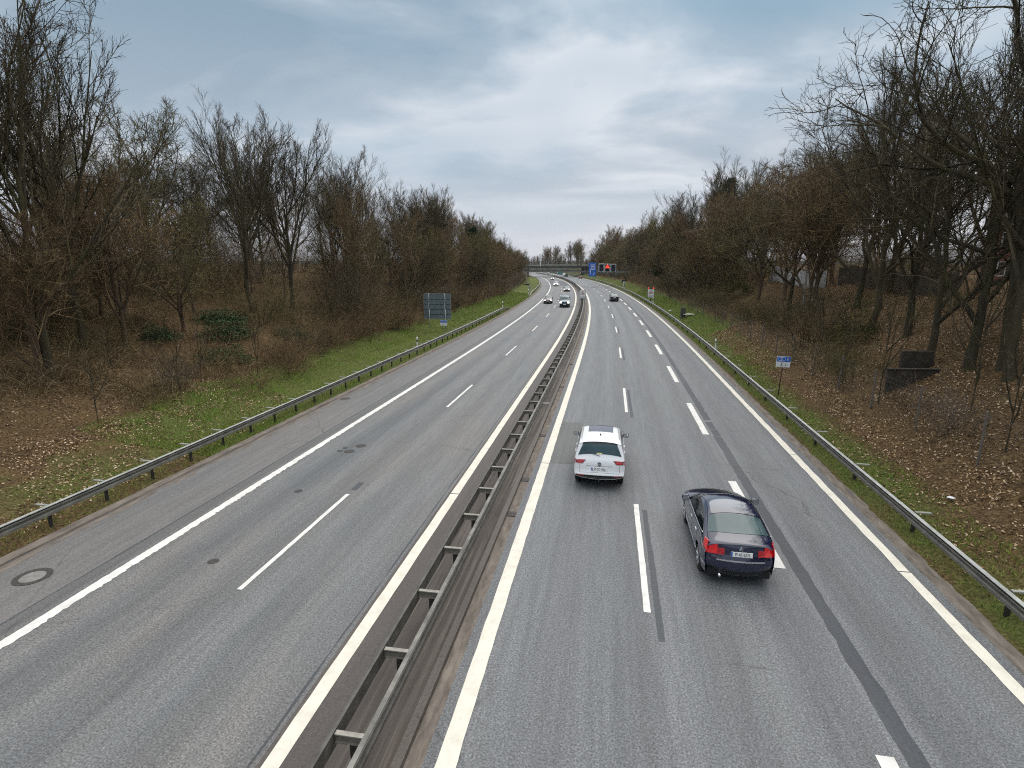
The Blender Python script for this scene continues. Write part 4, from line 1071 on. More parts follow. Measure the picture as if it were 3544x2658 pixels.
# ------------------------------------------------------------------ fences, house, shed
def wire_fence():
    root = empty('wire_fence', (0, 0, 0)); tag(root, 'wire mesh fence on concrete posts along the foot of the leafy right bank', 'fence')
    pm = None; S_ = np.arange(12.3, 165, 4.0)
    for s in S_:
        if pm is None: o = MB().box((0, 0, .85), (.075, .075, 2.1), bev=.02).build('post', M['fence_post'], root); pm = o.data
        else: o = link('post', pm, root)
        o.location = place(s, 12.5); o.rotation_euler = (rng.normal() * .03, rng.normal() * .03, heading(s))
    m = MB()
    for z in np.arange(.15, 1.85, .2):
        P = np.array([place(s, 12.5, z) for s in S_]); m.tube(P, .004, 3, False)
    ss = np.arange(12.3, 90, .25); a = np.stack([road(ss, 12.5, ground(ss, 12.5) + .1), road(ss, 12.5, ground(ss, 12.5) + 1.8)], 1)
    V, q = tubes_np(a, np.full(a.shape[:2], .003), 3); m.add(V, q); m.build('wire_mesh', M['wire'], root)
wire_fence()
def paling(s0, s1, u, h, mat, name, label):
    root = empty(name, place((s0 + s1) / 2, u)); tag(root, label, 'fence'); inv = np.array(root.location)
    m = MB(); s = s0
    while s < s1:
        p = np.array(place(s, u)) - inv; hh = h + rng.normal() * .03; m.box(p + (0, 0, hh / 2), (.03, .13, hh), heading(s) + rng.normal() * .02); s += .19
    m.build('paling', M[mat], root)
    m = MB()
    for z in (.4, h - .35): m.tube(np.array([place(a, u + .05, z) for a in np.linspace(s0, s1, 12)]) - inv, .04, 4)
    m.build('rail', M['brown_wood'], root)
    for a in np.arange(s0, s1, 2.5):
        o = MB().box((0, 0, h / 2), (.1, .1, h)).build('post', M['brown_wood'], root); o.location = tuple(np.array(place(a, u + .12)) - inv)
paling(66, 86, 23.2, 2.0, 'pale_wood', 'paling_fence', 'pale grey paling fence at the top of the right bank among the trees')
paling(45, 65.5, 24.2, 1.9, 'brown_wood', 'paling_fence', 'brown paling fence continuing nearer than the pale one on the right bank')

def brick_house():
    root = empty('brick_house', (42.5, 63, 6.2), -.5); tag(root, 'red brick house with white windows glimpsed through the right hand trees', 'house')
    MB().box((0, 0, 2.6), (11, 8, 5.6)).build('wall', M['brick'], root)
    m = MB().add([(-6, -4.6, 5.3), (6, -4.6, 5.3), (6, 0, 8.3), (-6, 0, 8.3), (6, 4.6, 5.3), (-6, 4.6, 5.3)], [(0, 1, 2, 3), (3, 2, 4, 5)], [(0, 3, 5), (1, 4, 2)]); m.build('roof', M['roof_tile'], root)
    for x in (-4, -1.2, 1.6, 4.2):
        for z in (1.3, 4.0):
            for y, d in ((-4.04, -1),):
                m = MB()
                for c, dd in (((x, y, z + .65), (1.3, .12, .12)), ((x, y, z - .65), (1.3, .12, .12)), ((x - .6, y, z), (.12, .12, 1.2)), ((x + .6, y, z), (.12, .12, 1.2)), ((x, y, z), (.07, .10, 1.2))): m.box(c, dd)
                w = m.build('window', M['render_white'], root); MB().box((x, y + .02, z), (1.1, .05, 1.15)).build('pane', M['glass_dark'], w)
    for y in (-2, 1.5):
        m = MB()
        for c, dd in (((-5.54, y, 4.65), (.12, 1.3, .12)), ((-5.54, y, 3.35), (.12, 1.3, .12)), ((-5.54, y - .6, 4), (.12, .12, 1.2)), ((-5.54, y + .6, 4), (.12, .12, 1.2))): m.box(c, dd)
        w = m.build('window', M['render_white'], root); MB().box((-5.52, y, 4), (.05, 1.1, 1.15)).build('pane', M['glass_dark'], w)
brick_house()
def dark_box():
    root = empty('timber_bunker', place(29.6, 14.7, -.5), .12); tag(root, 'dark weathered stepped box of boards set into the leafy right bank', 'bunker')
    MB().box((0, 0, .55), (2.4, .2, 1.2), bev=.03).build('front_wall', M['wood_dark'], root)
    MB().box((.9, 1.2, 1.05), (1.6, .2, 1.7), bev=.03).build('side_wall', M['wood_dark'], root)
    MB().box((0, 0, 1.18), (2.5, .26, .06)).build('coping', M['wood_dark'], root)
dark_box()
def white_hall():
    root = empty('white_building', (-92, 78, 5.2), .2); tag(root, 'low white building showing in gaps between the left hand tree trunks', 'building')
    MB().box((0, 0, 1.5), (10, 60, 3.0)).build('wall', M['render_white'], root); MB().box((0, 0, 3.15), (11, 61, .3)).build('roof', M['roof_tile'], root)
    for y in np.arange(-26, 28, 6.5):
        MB().box((5.03, y, 1.5), (.1, 2.6, 1.6)).build('window', M['glass_dark'], root)
white_hall()
# bits of paper
for k, (s, u, a) in enumerate(((11.5, 12.9, .16), (15.8, 11.3, .09), (18.6, 10.9, .1), (93, 10.5, .2))):
    G = np.array([[(x, y, .05 + .06 * math.sin(3 * x + 5 * y + k)) for x in np.linspace(-a, a, 5)] for y in np.linspace(-a * .7, a * .7, 4)])
    H_ = G.copy(); H_[..., 2] -= .012
    m = MB().grid(G); m.grid(H_, flip=True); o = m.build('litter', M['litter_white'], None); o.location = place(s, u, .02); o.rotation_euler.z = k
    tag(o, ['scrap of white rubbish high on the leaf slope nearest the viewer at the right', 'white scrap on the right verge just behind the guard rail', 'white scrap among leaves at the edge of the right grass',
            'white scrap in the grass beyond the broken concrete post'][k], 'litter', 'white scraps of rubbish')

# ------------------------------------------------------------------ bare trees
def unit(a): return a / (np.linalg.norm(a, axis=-1, keepdims=True) + 1e-9)
def sprout(PP, PR, k, tr, ang, lenf, n, up, wob, rfac, rmin, rg, plen, flat=0.0):
    """grow k children from each parent path; returns paths, radii, lengths"""
    m, np_ = PP.shape[:2]
    t = tr[0] + (tr[1] - tr[0]) * ((np.arange(k)[None] + rg.random((m, k))) / k)
    f = t * (np_ - 1); i = np.clip(f.astype(int), 0, np_ - 2); w = (f - i)[..., None]
    mi = np.arange(m)[:, None]
    pos = PP[mi, i] * (1 - w) + PP[mi, i + 1] * w
    T = unit(PP[mi, i + 1] - PP[mi, i]); pr = PR[mi, i] * (1 - w[..., 0]) + PR[mi, i + 1] * w[..., 0]
    rv = rg.normal(size=T.shape); perp = unit(rv - (rv * T).sum(-1, keepdims=True) * T)
    a = np.radians(ang[0] + (ang[1] - ang[0]) * rg.random((m, k)))[..., None]
    d = np.cos(a) * T + np.sin(a) * perp; d[..., 2] *= (1 - flat); d = unit(d)
    ln = plen[:, None] * (lenf[0] + (lenf[1] - lenf[0]) * rg.random((m, k))) * (1 - .45 * (t - tr[0]) / max(1e-6, tr[1] - tr[0]))
    M_ = m * k; pos = pos.reshape(M_, 3); d = d.reshape(M_, 3); ln = ln.reshape(M_)
    P = np.empty((M_, n, 3)); P[:, 0] = pos; st = (ln / (n - 1))[:, None]
    for j in range(1, n):
        d = unit(d + wob * rg.normal(size=d.shape) + np.array([0, 0, up])); P[:, j] = P[:, j - 1] + d * st
    r0 = np.maximum(rmin, np.minimum(pr.reshape(M_) * rfac, ln * .03))
    Rr = np.maximum(rmin * .6, r0[:, None] * (1 - np.linspace(0, 1, n)[None] * .82))
    return P, Rr, ln

def make_tree(seed, H, r0, forks, fork_t, fork_ang, up, wob, k, ang2, trunk_h=.55, tw=.012, dens=1.0, lean=0.0, mats=('bark_dark', 'twig_dark'), lens=((.55, .8), (.32, .6), (.30, .6), (.35, .7))):
    rg = np.random.default_rng(seed)
    n = 14; tz = np.linspace(0, 1, n); trunkL = H * trunk_h
    P = np.zeros((1, n, 3)); P[0, :, 2] = tz * trunkL - .6
    P[0, :, 0] = lean * tz * trunkL + np.cumsum(rg.normal(size=n)) * .05 * (r0 * 6); P[0, :, 1] = np.cumsum(rg.normal(size=n)) * .05 * (r0 * 6)
    Rr = (r0 * (1 - .62 * tz) + r0 * .55 * np.exp(-tz * 16))[None]
    trunk = MB(); V, q = tubes_np(P, Rr, 10); trunk.add(V, q)
    # leaders carry on from the trunk
    P1, R1, l1 = sprout(P, Rr, forks, fork_t, fork_ang, (lens[0][0] * H / trunkL, lens[0][1] * H / trunkL), 11, up, wob, .70, .03, rg, np.array([trunkL]))
    V, q = tubes_np(P1, R1, 7); trunk.add(V, q)
    crown = MB()
    P2, R2, l2 = sprout(P1, R1, k[0], (.18, .98), ang2, lens[1], 8, up * .8, wob * 1.1, .62, tw * 1.5, rg, l1)
    V, q = tubes_np(P2, R2, 5); crown.add(V, q)
    P3, R3, l3 = sprout(P2, R2, k[1], (.2, 1.0), ang2, lens[2], 6, up * .7, wob * 1.3, .65, tw, rg, np.maximum(l2, 1.0))
    V, q = tubes_np(P3, R3, 4); crown.add(V, q)
    if k[2]:
        P4, R4, l4 = sprout(P3, R3, k[2], (.15, 1.0), ang2, lens[3], 4, up * .7, wob * 1.5, .7, tw * .75, rg, np.maximum(l3, .55))
        V, q = tubes_np(P4, R4, 3); crown.add(V, q)
    return (mesh_np('trunk', np.concatenate(trunk.V), np.concatenate(trunk.Q), None, M[mats[0]], True), mesh_np('crown', np.concatenate(crown.V), np.concatenate(crown.Q), None, M[mats[1]], True))

VASE = [make_tree(11 + i, 16.5, .19, 9, (.34, 1.0), (14, 50), .085, .06, (10, 9, 5), (16, 42), .50, .012, lens=((.48, .66), (.32, .58), (.30, .60), (.36, .7))) for i in range(4)]
OAK = [make_tree(31 + i, 17.0, .225, 9, (.25, 1.0), (25, 66), .055, .15, (9, 8, 5), (28, 68), .58, .012, lean=(-.05, .04, .1)[i], lens=((.48, .75), (.36, .64), (.34, .64), (.40, .78))) for i in range(3)]
SLIM = [make_tree(51 + i, 13.0, .11, 9, (.25, 1.0), (14, 44), .09, .10, (9, 8, 5), (20, 55), .72, .012, mats=('bark_brown', ('twig_dark', 'twig_olive', 'twig_brown')[i])) for i in range(3)]
BROAD = [make_tree(61 + i, 14.0, .18, 12, (.12, 1.0), (24, 62), .06, .13, (10, 9, 5), (25, 65), .62, .014, mats=('bark_brown', ('twig_olive', 'twig_brown', 'twig_dark')[i]), lens=((.4, .62), (.38, .64), (.36, .66), (.42, .8))) for i in range(3)]
BIRCH = [make_tree(71, 14, .11, 9, (.3, 1.0), (15, 40), .05, .09, (8, 8, 5), (22, 50), .85, .011, mats=('bark_birch', 'twig_brown'), lens=((.28, .42), (.35, .6), (.34, .6), (.4, .7)))]
FARV = [make_tree(81 + i, 16.5, .24, 9, (.22, 1.0), (12, 44), .09, .08, (10, 9, 4), (20, 50), .6, .022, mats=('bark_grey', ('twig_grey', 'twig_brown', 'twig_olive')[i])) for i in range(3)]

def make_conifer(seed, H, rad, tall=True):
    rg = np.random.default_rng(seed)
    tr = MB().tube(np.array([(0, 0, z) for z in np.linspace(-.5, H, 8)]), np.linspace(.2, .03, 8), 8)
    nb = 190; z = H * (.12 + .86 * rg.random(nb) ** .9); az = rg.random(nb) * 2 * PI
    ln = rad * (1 - z / H) ** .75 * (.6 + .5 * rg.random(nb)) + .35
    V = []; k = 34
    u = rg.random((nb, k)) ** .6
    c = np.stack([np.cos(az)[:, None] * u * ln[:, None], np.sin(az)[:, None] * u * ln[:, None], z[:, None] - .22 * u * ln[:, None] + .18 * (u * ln[:, None]) ** 2 / rad], -1) + rg.normal(size=(nb, k, 3)) * np.array([.16, .16, .10])
    c = c.reshape(-1, 3); m = len(c)
    d = unit(rg.normal(size=(m, 3)) + np.array([0, 0, -.3])); e = unit(np.cross(d, rg.normal(size=(m, 3))))
    a = .22 + .18 * rg.random((m, 1)); b = .05 + .04 * rg.random((m, 1))
    Vv = np.stack([c - d * a * .2 - e * b, c - d * a * .2 + e * b, c + d * a + e * b * .3, c + d * a - e * b * .3], 1).reshape(-1, 3)
    fol = mesh_np('crown', Vv, np.arange(4 * m).reshape(-1, 4), None, M['needles'])
    return (mesh_np('trunk', np.concatenate(tr.V), np.concatenate(tr.Q), np.concatenate(tr.T), M['bark_dark'], True), fol)
CON = [make_conifer(91, 12, 2.6), make_conifer(92, 10, 2.2)]

def plant(kind, variant, s, u, scale, label, group, rz=None, name='bare_tree', cat='tree', lean=(0, 0), dz=0.0, zs=1.0):
    root = empty(name, place(s, u, dz), rng.random() * 2 * PI if rz is None else rz)
    root.rotation_euler.x = lean[0]; root.rotation_euler.y = lean[1]
    root.scale = (scale, scale, scale * zs); tag(root, label, cat, group)
    t, c = kind[variant % len(kind)]
    link('trunk', t, root); link('crown', c, root); return root

# trees that can be told apart
plant(VASE, 0, 23.0, -27.8, 1.28, 'tall bare tree with mossy trunk standing lowest on the left leafy slope', None, 1.0)
plant(VASE, 1, 17.5, -30.5, 1.35, 'tall dark bare tree cut by the left edge of the picture', None, 2.2)
plant(OAK, 0, 26.5, -33.5, 1.30, 'dark spreading bare tree behind the lowest trunk on the left slope', None, .4)
plant(VASE, 2, 28.0, -30.8, 1.25, 'tall bare tree right behind the lowest trunk on the left slope', None, 4.0)
plant(VASE, 3, 47.0, -32.5, 1.30, 'bare fan-shaped tree with upright limbs left of the pair near the green bramble', None, .3)
plant(VASE, 1, 53.5, -32.5, 1.30, 'bare fan-shaped tree with many steep limbs above the green bramble', None, 5.0)
plant(VASE, 0, 67.0, -32.5, 1.28, 'tall bare fan-shaped tree left of the big sign back, standing clear against the sky', None, 2.0)
plant(VASE, 2, 85.0, -30.5, 1.22, 'bare tree with pale trunk high behind the left edge of the sign back', None, 1.0)
plant(VASE, 3, 96.0, -30.0, 1.25, 'bare round-topped tree above the big sign back', None, 3.0)
plant(OAK, 1, 28.6, 16.4, 1.0, 'dark thick-trunked bare tree behind the timber bunker on the right bank', None, .2)
plant(OAK, 2, 27.2, 17.3, 1.42, 'tallest bare tree of the right bank, forking high and leaving the top of the picture', None, 2.0)
plant(OAK, 0, 31.2, 16.2, .85, 'bare tree with low spreading limbs just beyond the timber bunker', None, 3.4)
plant(OAK, 1, 37.5, 18.0, .95, 'dark bare tree with long limbs reaching over the right verge', None, 4.4)
plant(VASE, 2, 24.5, 19.5, 1.35, 'tall bare tree at the right edge of the picture behind the double trunk', None, 4.2)
plant(VASE, 0, 26.0, 16.6, 1.10, 'slimmer bare trunk leaning beside the tallest tree of the right bank', None, 1.2, lean=(0, .08))
plant(OAK, 2, 49.0, 19.5, 1.08, 'spreading bare tree in front of the brown paling fence', None, 5.4)
plant(OAK, 0, 59.0, 17.5, .98, 'bare tree with crooked limbs in front of the pale paling fence', None, 1.7)
plant(BIRCH, 0, 58.0, 18.5, .9, 'pale-barked thin tree in front of the pale paling fence', None, .5)
plant(BIRCH, 0, 112.0, 17.5, 1.0, 'pale-stemmed thin birch behind the roadworks sign with red lamps', None, 1.9)
plant(VASE, 3, 126.0, 19.0, 1.35, 'bare poplar-like tree with steep limbs on the skyline short of the gantry at right', None, 2.0)
plant(VASE, 1, 108.0, 21.0, 1.4, 'bare tree with steep feathery limbs on the right skyline', None, 2.6)
plant(VASE, 2, 100.0, 22.0, 1.4, 'bare tree with a flat feathery top on the right skyline', None, .6)
plant(CON, 0, 122.0, 25.0, 1.6, 'dark evergreen whose top shows among bare crowns on the right skyline', None, .6, name='conifer')
plant(CON, 1, 150.0, 17.0, 1.15, 'dark narrow evergreen beside the right end of the gantry', None, 1.6, name='conifer')
plant(CON, 0, 133.0, -29.5, 1.15, 'dark evergreen on the left skyline past the big sign', None, 2.6, name='conifer')
plant(CON, 0, 82.0, -38.0, .85, 'dark green evergreen behind the bare trees left of the sign back', None, 4.2, name='conifer')
plant(CON, 1, 186.0, -29.0, 1.2, 'dark pointed evergreen near the left end of the gantry', None, 4.2, name='conifer')

def where(s, u):
    if u < 0:
        for lim, txt in ((38, 'behind the near left leaf slope'), (62, 'behind the green bramble patch'), (105, 'behind the large sign back'), (190, 'on the left bank short of the gantry'), (999, 'on the left bank beyond the gantry')):
            if s < lim: return txt
    for lim, txt in ((42, 'behind the timber bunker'), (75, 'near the paling fences on the right bank'), (125, 'behind the roadworks sign with lamps'), (215, 'on the right bank short of the gantry'), (340, 'between gantry and overpass'), (999, 'beyond the overpass at the bend')):
        if s < lim: return txt
DESC = {'V': 'tall bare tree with steep limbs', 'O': 'spreading dark bare tree', 'S': 'slim bare brown young tree', 'B': 'broad twiggy bare tree', 'F': 'greyish bare tree'}
cnt = 0
def rowof(side, u0, u1, s0, s1, step, kinds, sc, far_from=150):
    global cnt
    s = s0
    while s < s1:
        ss = s + rng.normal() * step * .25; u = side * (u0 + (u1 - u0) * rng.random())
        kd = kinds[int(rng.integers(len(kinds)))]
        if ss > far_from and kd in 'VO': kd = 'F'
        lib = dict(V=VASE, O=OAK, S=SLIM, B=BROAD, F=FARV)[kd]
        w = where(ss, u)
        plant(lib, int(rng.integers(8)), ss, u, sc * (.85 + .3 * rng.random()), DESC[kd] + ' ' + w, 'trees ' + w)
        s += step * (1 + .004 * max(0, ss - 40)); cnt += 1
# left bank
rowof(-1, 34, 38, 37, 90, 7.0, 'SBS', .85)
rowof(-1, 31, 36, 90, 250, 6.0, 'VBSB', 1.0)
rowof(-1, 40, 48, 14, 250, 6.5, 'VVSVB', 1.2)
rowof(-1, 52, 74, 20, 130, 10.0, 'VOB', 1.15)
rowof(-1, 25, 29, 56, 250, 4.6, 'BBSB', .90)
# right bank
rowof(1, 17, 21, 40, 330, 6.0, 'BBSVB', 1.12)
rowof(1, 24, 31, 30, 330, 7.0, 'VBVSB', 1.32)
rowof(1, 36, 52, 34, 130, 11.0, 'VSB', 1.15)
rowof(1, 14.8, 17, 86, 330, 5.5, 'SBB', .80)
rowof(1, 19, 46, 345, 620, 11, 'FB', 1.15, 100)
rowof(-1, 24, 50, 255, 420, 9.0, 'FB', .95, 100)
rowof(1, 14, 30, 350, 600, 9.0, 'FFB', 1.05, 100)
rowof(-1, 28, 38, 15, 38, 3.6, 'BSBB', .85)
print('TREES', cnt, len([o for o in COL.objects if o.name.startswith('bare_tree')]))

# ------------------------------------------------------------------ shrubs and scrub
def make_shrub(seed, H, W_, stems, k, mat, up=.05, sides=3, arch=.10):
    rg = np.random.default_rng(seed)
    n = 7; P = np.zeros((stems, n, 3)); a = rg.random(stems) * 2 * PI; r = W_ * .35 * np.sqrt(rg.random(stems))
    P[:, 0, 0] = r * np.cos(a); P[:, 0, 1] = r * np.sin(a); P[:, 0, 2] = -.25
    d = unit(np.stack([np.cos(a) * (.25 + .7 * rg.random(stems)), np.sin(a) * (.25 + .7 * rg.random(stems)), .7 + .7 * rg.random(stems)], -1))
    ln = H * (.6 + .55 * rg.random(stems)); st = (ln / (n - 1))[:, None]
    for j in range(1, n):
        d = unit(d + .13 * rg.normal(size=d.shape) + np.array([0, 0, up - arch * j / n])); P[:, j] = P[:, j - 1] + d * st
    Rr = (.010 + .012 * rg.random((stems, 1))) * (1 - .75 * np.linspace(0, 1, n)[None])
    m = MB(); V, q = tubes_np(P, Rr, 4); m.add(V, q)
    P2, R2, l2 = sprout(P, Rr, k[0], (.15, 1), (20, 60), (.28, .5), 5, up, .17, .7, .006, rg, ln); V, q = tubes_np(P2, R2, sides); m.add(V, q)
    P3, R3, l3 = sprout(P2, R2, k[1], (.1, 1), (20, 65), (.35, .7), 3, up, .2, .7, .0045, rg, l2); V, q = tubes_np(P3, R3, sides); m.add(V, q)
    return mesh_np('shrub', np.concatenate(m.V), np.concatenate(m.Q), None, M[mat], True)
SHRUB = [make_shrub(101, 4.2, 3.2, 34, (9, 7), 'twig_brown'), make_shrub(102, 5.0, 3.0, 26, (9, 7), 'twig_grey', .08), make_shrub(103, 3.8, 3.4, 34, (9, 7), 'twig_olive'), make_shrub(104, 3.0, 3.4, 44, (8, 6), 'twig_brown', 0, arch=.35), make_shrub(105, 4.4, 3.0, 30, (9, 7), 'twig_dark')]
SDESC = ['dense reddish brown twiggy shrub', 'tall greyish twiggy shrub', 'olive brown twiggy shrub', 'low arching brown thorny shrub', 'dark bare twiggy shrub']
nsh = 0
def shrub_row(side, u0, u1, s0, s1, step, pool, sc):
    global nsh
    s = s0
    while s < s1:
        k = pool[int(rng.integers(len(pool)))]; u = side * (u0 + (u1 - u0) * rng.random()); ss = s + rng.normal() * .5
        if 29 < ss < 43 and -34 < u < -23.5:
            s += step; continue
        o = link('shrub', SHRUB[k]); o.location = place(ss, u); z = sc * (.75 + .5 * rng.random()); o.scale = (z * 1.05, z * 1.05, z); o.rotation_euler.z = rng.random() * 6.28
        w = where(ss, u); tag(o, SDESC[k] + ' ' + w, 'shrub', 'shrubs ' + w); nsh += 1
        s += step * (1 + .006 * max(0, ss - 40))
shrub_row(-1, 22.8, 25, 36, 245, 2.5, (0, 1, 3, 4), .85)
shrub_row(-1, 26, 31, 30, 245, 3.0, (0, 1, 2, 3, 4), 1.1)
shrub_row(-1, 46, 66, 14, 110, 4.5, (0, 1, 4), 1.6)
shrub_row(1, 37, 56, 30, 120, 6.0, (0, 1, 4), 1.5)
shrub_row(-1, 33, 44, 24, 200, 4.0, (0, 1, 2), 1.35)
shrub_row(1, 13.4, 15.4, 42, 330, 3.0, (4, 2, 3, 1), .8)
shrub_row(1, 16, 21, 86, 330, 3.2, (0, 1, 2, 4), 1.15)
shrub_row(1, 25, 36, 30, 220, 5.0, (0, 1, 2), 1.3)
shrub_row(-1, 22.4, 30, 245, 420, 5.0, (0, 1, 2), 1.2)
for (s, u, z) in ((15.5, 13.6, .55), (18.5, 13.9, .5), (23.0, 13.2, .45), (26.5, 13.4, .4), (33, 13.3, .6), (36.5, 13.2, .8), (21, 16, .5), (30, -21.5, .55), (34, -21.3, .7), (27, -24.5, .5), (31, -25, .8), (37, -23, .9)):
    o = link('shrub', SHRUB[int(rng.integers(4))]); o.location = place(s, u); o.scale = (z, z, z); o.rotation_euler.z = s
    w = 'along the wire fence at the near right' if u > 0 else 'at the edge of the near left leaf slope'
    tag(o, 'small sparse twiggy bush ' + w, 'bush', 'small bushes ' + w)
# thin saplings on the right bank, told apart by nothing
SAP = make_tree(120, 4.2, .028, 5, (.35, 1.0), (15, 45), .06, .10, (4, 3, 0), (25, 60), .9, .006, mats=('bark_dark', 'twig_dark'))
for (s, u) in ((17.0, 12.9), (20.5, 13.4), (24, 14.2), (28.5, 12.9), (34.5, 13.6), (39.5, 13.9), (44, 14.6), (47.5, 15.5), (14.5, 15.0), (19, 17.5), (22, 20)):
    plant([SAP], 0, s, u, .8 + .5 * rng.random(), 'thin leafless sapling on the leafy right bank', 'saplings on the right bank', name='sapling')
for (s, u) in ((21, -23), (25.5, -22.5), (18, -25), (29, -24), (33, -23), (20, -29), (26, -27)):
    plant([SAP], 0, s, u, .6 + .6 * rng.random(), 'thin leafless sapling on the leaf slope at the near left', 'saplings on the left slope', name='sapling')
print('SHRUBS', nsh)

def leaves(c, size, rg, flat=.35, aspect=.6):
    m = len(c); nrm = unit(rg.normal(size=(m, 3)) * flat + np.array([0, 0, 1.])); d = unit(np.cross(nrm, rg.normal(size=(m, 3)))); e = np.cross(nrm, d)
    a = size * (.6 + .7 * rg.random((m, 1))); b = a * aspect
    V = np.stack([c - d * a, c + e * b * .9 + nrm * a * .25, c + d * a, c - e * b * .9 + nrm * a * .25], 1).reshape(-1, 3)
    return V, np.arange(4 * m).reshape(-1, 4)
def evergreen(seed, W_, H, nl, size, mat):
    rg = np.random.default_rng(seed); c = rg.normal(size=(nl, 3)); c = unit(c) * (.45 + .62 * rg.random((nl, 1)) ** .6); c[:, 2] = np.abs(c[:, 2])
    bump_ = 1 + .22 * np.sin(c[:, 0:1] * 5 + seed) * np.cos(c[:, 1:2] * 4) + .15 * np.sin(c[:, 2:3] * 9); c = c * bump_ * np.array([W_ / 2, W_ / 2, H])
    V, q = leaves(c, size, rg, .9, .5); return mesh_np('bramble', V, q, None, M[mat])
BR = [evergreen(131, 3.0, 1.1, 2300, .075, 'bramble_leaf'), evergreen(132, 2.6, 1.4, 2300, .075, 'bramble_leaf'), evergreen(133, 2.8, 2.6, 3200, .06, 'olive_leaf')]
for k, (s, u, b, z, lab) in enumerate(((38.5, -29.0, 1, 1.35, 'dark green leafy bramble mound, largest of the patch on the left bank'), (34.6, -26.6, 0, 1.15, 'green bramble mound lowest in the patch on the left bank'), (41.5, -32.0, 0, 1.2, 'green bramble mound highest in the patch on the left bank'),
        (33.2, -30.5, 1, .9, 'small green bramble mound at the near side of the patch on the left bank'), (33.0, -27.0, 0, .6, 'little green bramble tuft below the patch on the left bank'), (59.5, -24.4, 2, 1.2, 'olive leafy bush at the left edge of the big sign back'), (43.5, -27.0, 0, 1.0, 'green bramble mound at the far side of the patch on the left bank'),
        (150, -30, 2, 2.2, 'olive evergreen bush on the left bank past the sign'), (40.0, 16.0, 2, 1.0, 'olive leafy bush among trunks beyond the timber bunker'), (96, 18, 2, 2.0, 'large olive evergreen bush behind the roadworks sign with lamps'), (78, 17.0, 2, 1.7, 'olive evergreen bush level with the broken post'))):
    o = link('bramble' if b < 2 else 'evergreen_bush', BR[b]); o.location = place(s, u, -.1); o.scale = (z, z * (1.25 if b < 2 else 1), z * (.72 if b < 2 else 1)); o.rotation_euler.z = k * 1.3; tag(o, lab, 'bush', 'green bushes')

def scrub_mass():
    """bramble and twig tangle on both banks: one uncountable mass"""
    rg = np.random.default_rng(5)
    def scatter(n, s0, s1, ua, ub, pw): s = s0 + (s1 - s0) * rg.random(n) ** pw; return s, ua + (ub - ua) * rg.random(n)
    parts = [scatter(19000, 23, 130, -45, -23, 1.7), scatter(9000, 17, 36, -50, -26.5, 1.0), scatter(9000, 40, 160, 13.5, 30, 1.5), scatter(1500, 13, 45, 13.2, 26, 1.0)]
    s = np.concatenate([p[0] for p in parts]); u = np.concatenate([p[1] for p in parts])
    hsc = np.concatenate([np.full(19000, 1.05), np.full(9000, .8), np.full(9000, .9), np.full(1500, .35)])
    cl = np.sin(s * .7 + u * .3) * np.sin(u * .9 - s * .21); cl = cl + .6 * np.sin(s * 1.7 + 2 * np.sin(u * .8)) * np.sin(u * 2.1 + .5 * s); hsc = hsc * np.clip(.62 + .75 * cl, 0.05, 1.7); hsc = np.where((s > 30) & (s < 42) & (u > -33) & (u < -24.5), hsc * .75, hsc); ok = hsc > .12; s, u, hsc = s[ok], u[ok], hsc[ok]
    m = len(s); n = 5; P = np.zeros((m, n, 3)); P[:, 0] = road(s, u, ground(s, u) - .1)
    d = unit(rg.normal(size=(m, 3)) * .55 + np.array([0, 0, 1.])); ln = hsc * (.8 + 1.5 * rg.random(m)); st = (ln / (n - 1))[:, None]
    for j in range(1, n):
        d = unit(d + .28 * rg.normal(size=d.shape) + np.array([0, 0, -.28 * j / n])); P[:, j] = P[:, j - 1] + d * st
    Rr = (.006 + .008 * rg.random((m, 1))) * (1 - .6 * np.linspace(0, 1, n)[None]); V, q = tubes_np(P, Rr, 3)
    mb = MB().add(V, q)
    P2, R2, _ = sprout(P, Rr, 3, (.2, 1), (25, 75), (.35, .7), 3, 0, .25, .7, .004, rg, ln); V, q = tubes_np(P2, R2, 3); mb.add(V, q)
    o = mb.build('undergrowth', M['scrub']); o['kind'] = 'stuff'
scrub_mass()

def litter_mass():
    rg = np.random.default_rng(6)
    def sc(n, s0, s1, ua, ub, pw=1.4): return s0 + (s1 - s0) * rg.random(n) ** pw, ua + (ub - ua) * rg.random(n)
    A = [sc(46000, 8, 38, -36, -21.5), sc(14000, 8, 30, -23, -17.2, 1.0), sc(105000, 9, 62, 10.9, 24), sc(7000, 9, 60, 9.4, 11), sc(2500, 62, 110, 12, 20)]
    s = np.concatenate([a[0] for a in A]); u = np.concatenate([a[1] for a in A])
    dr = .55 + .45 * np.sin(s * 1.1 + 1.5 * np.sin(u * 1.3)) * np.sin(u * 1.6 + .7 * s) + .2 * np.sin(s * 3.1 + u * 2.3); kp = rg.random(len(s)) < np.clip(dr, .12, 1); s, u = s[kp], u[kp]
    c = road(s, u, ground(s, u) + .02 + .03 * rg.random(len(s))); V, q = leaves(c, .05, rg, .55, .6)
    o = mesh_np('leaf_litter', V, q, None, M['leaf_litter']); o = link('leaf_litter', o); o['kind'] = 'stuff'
litter_mass()

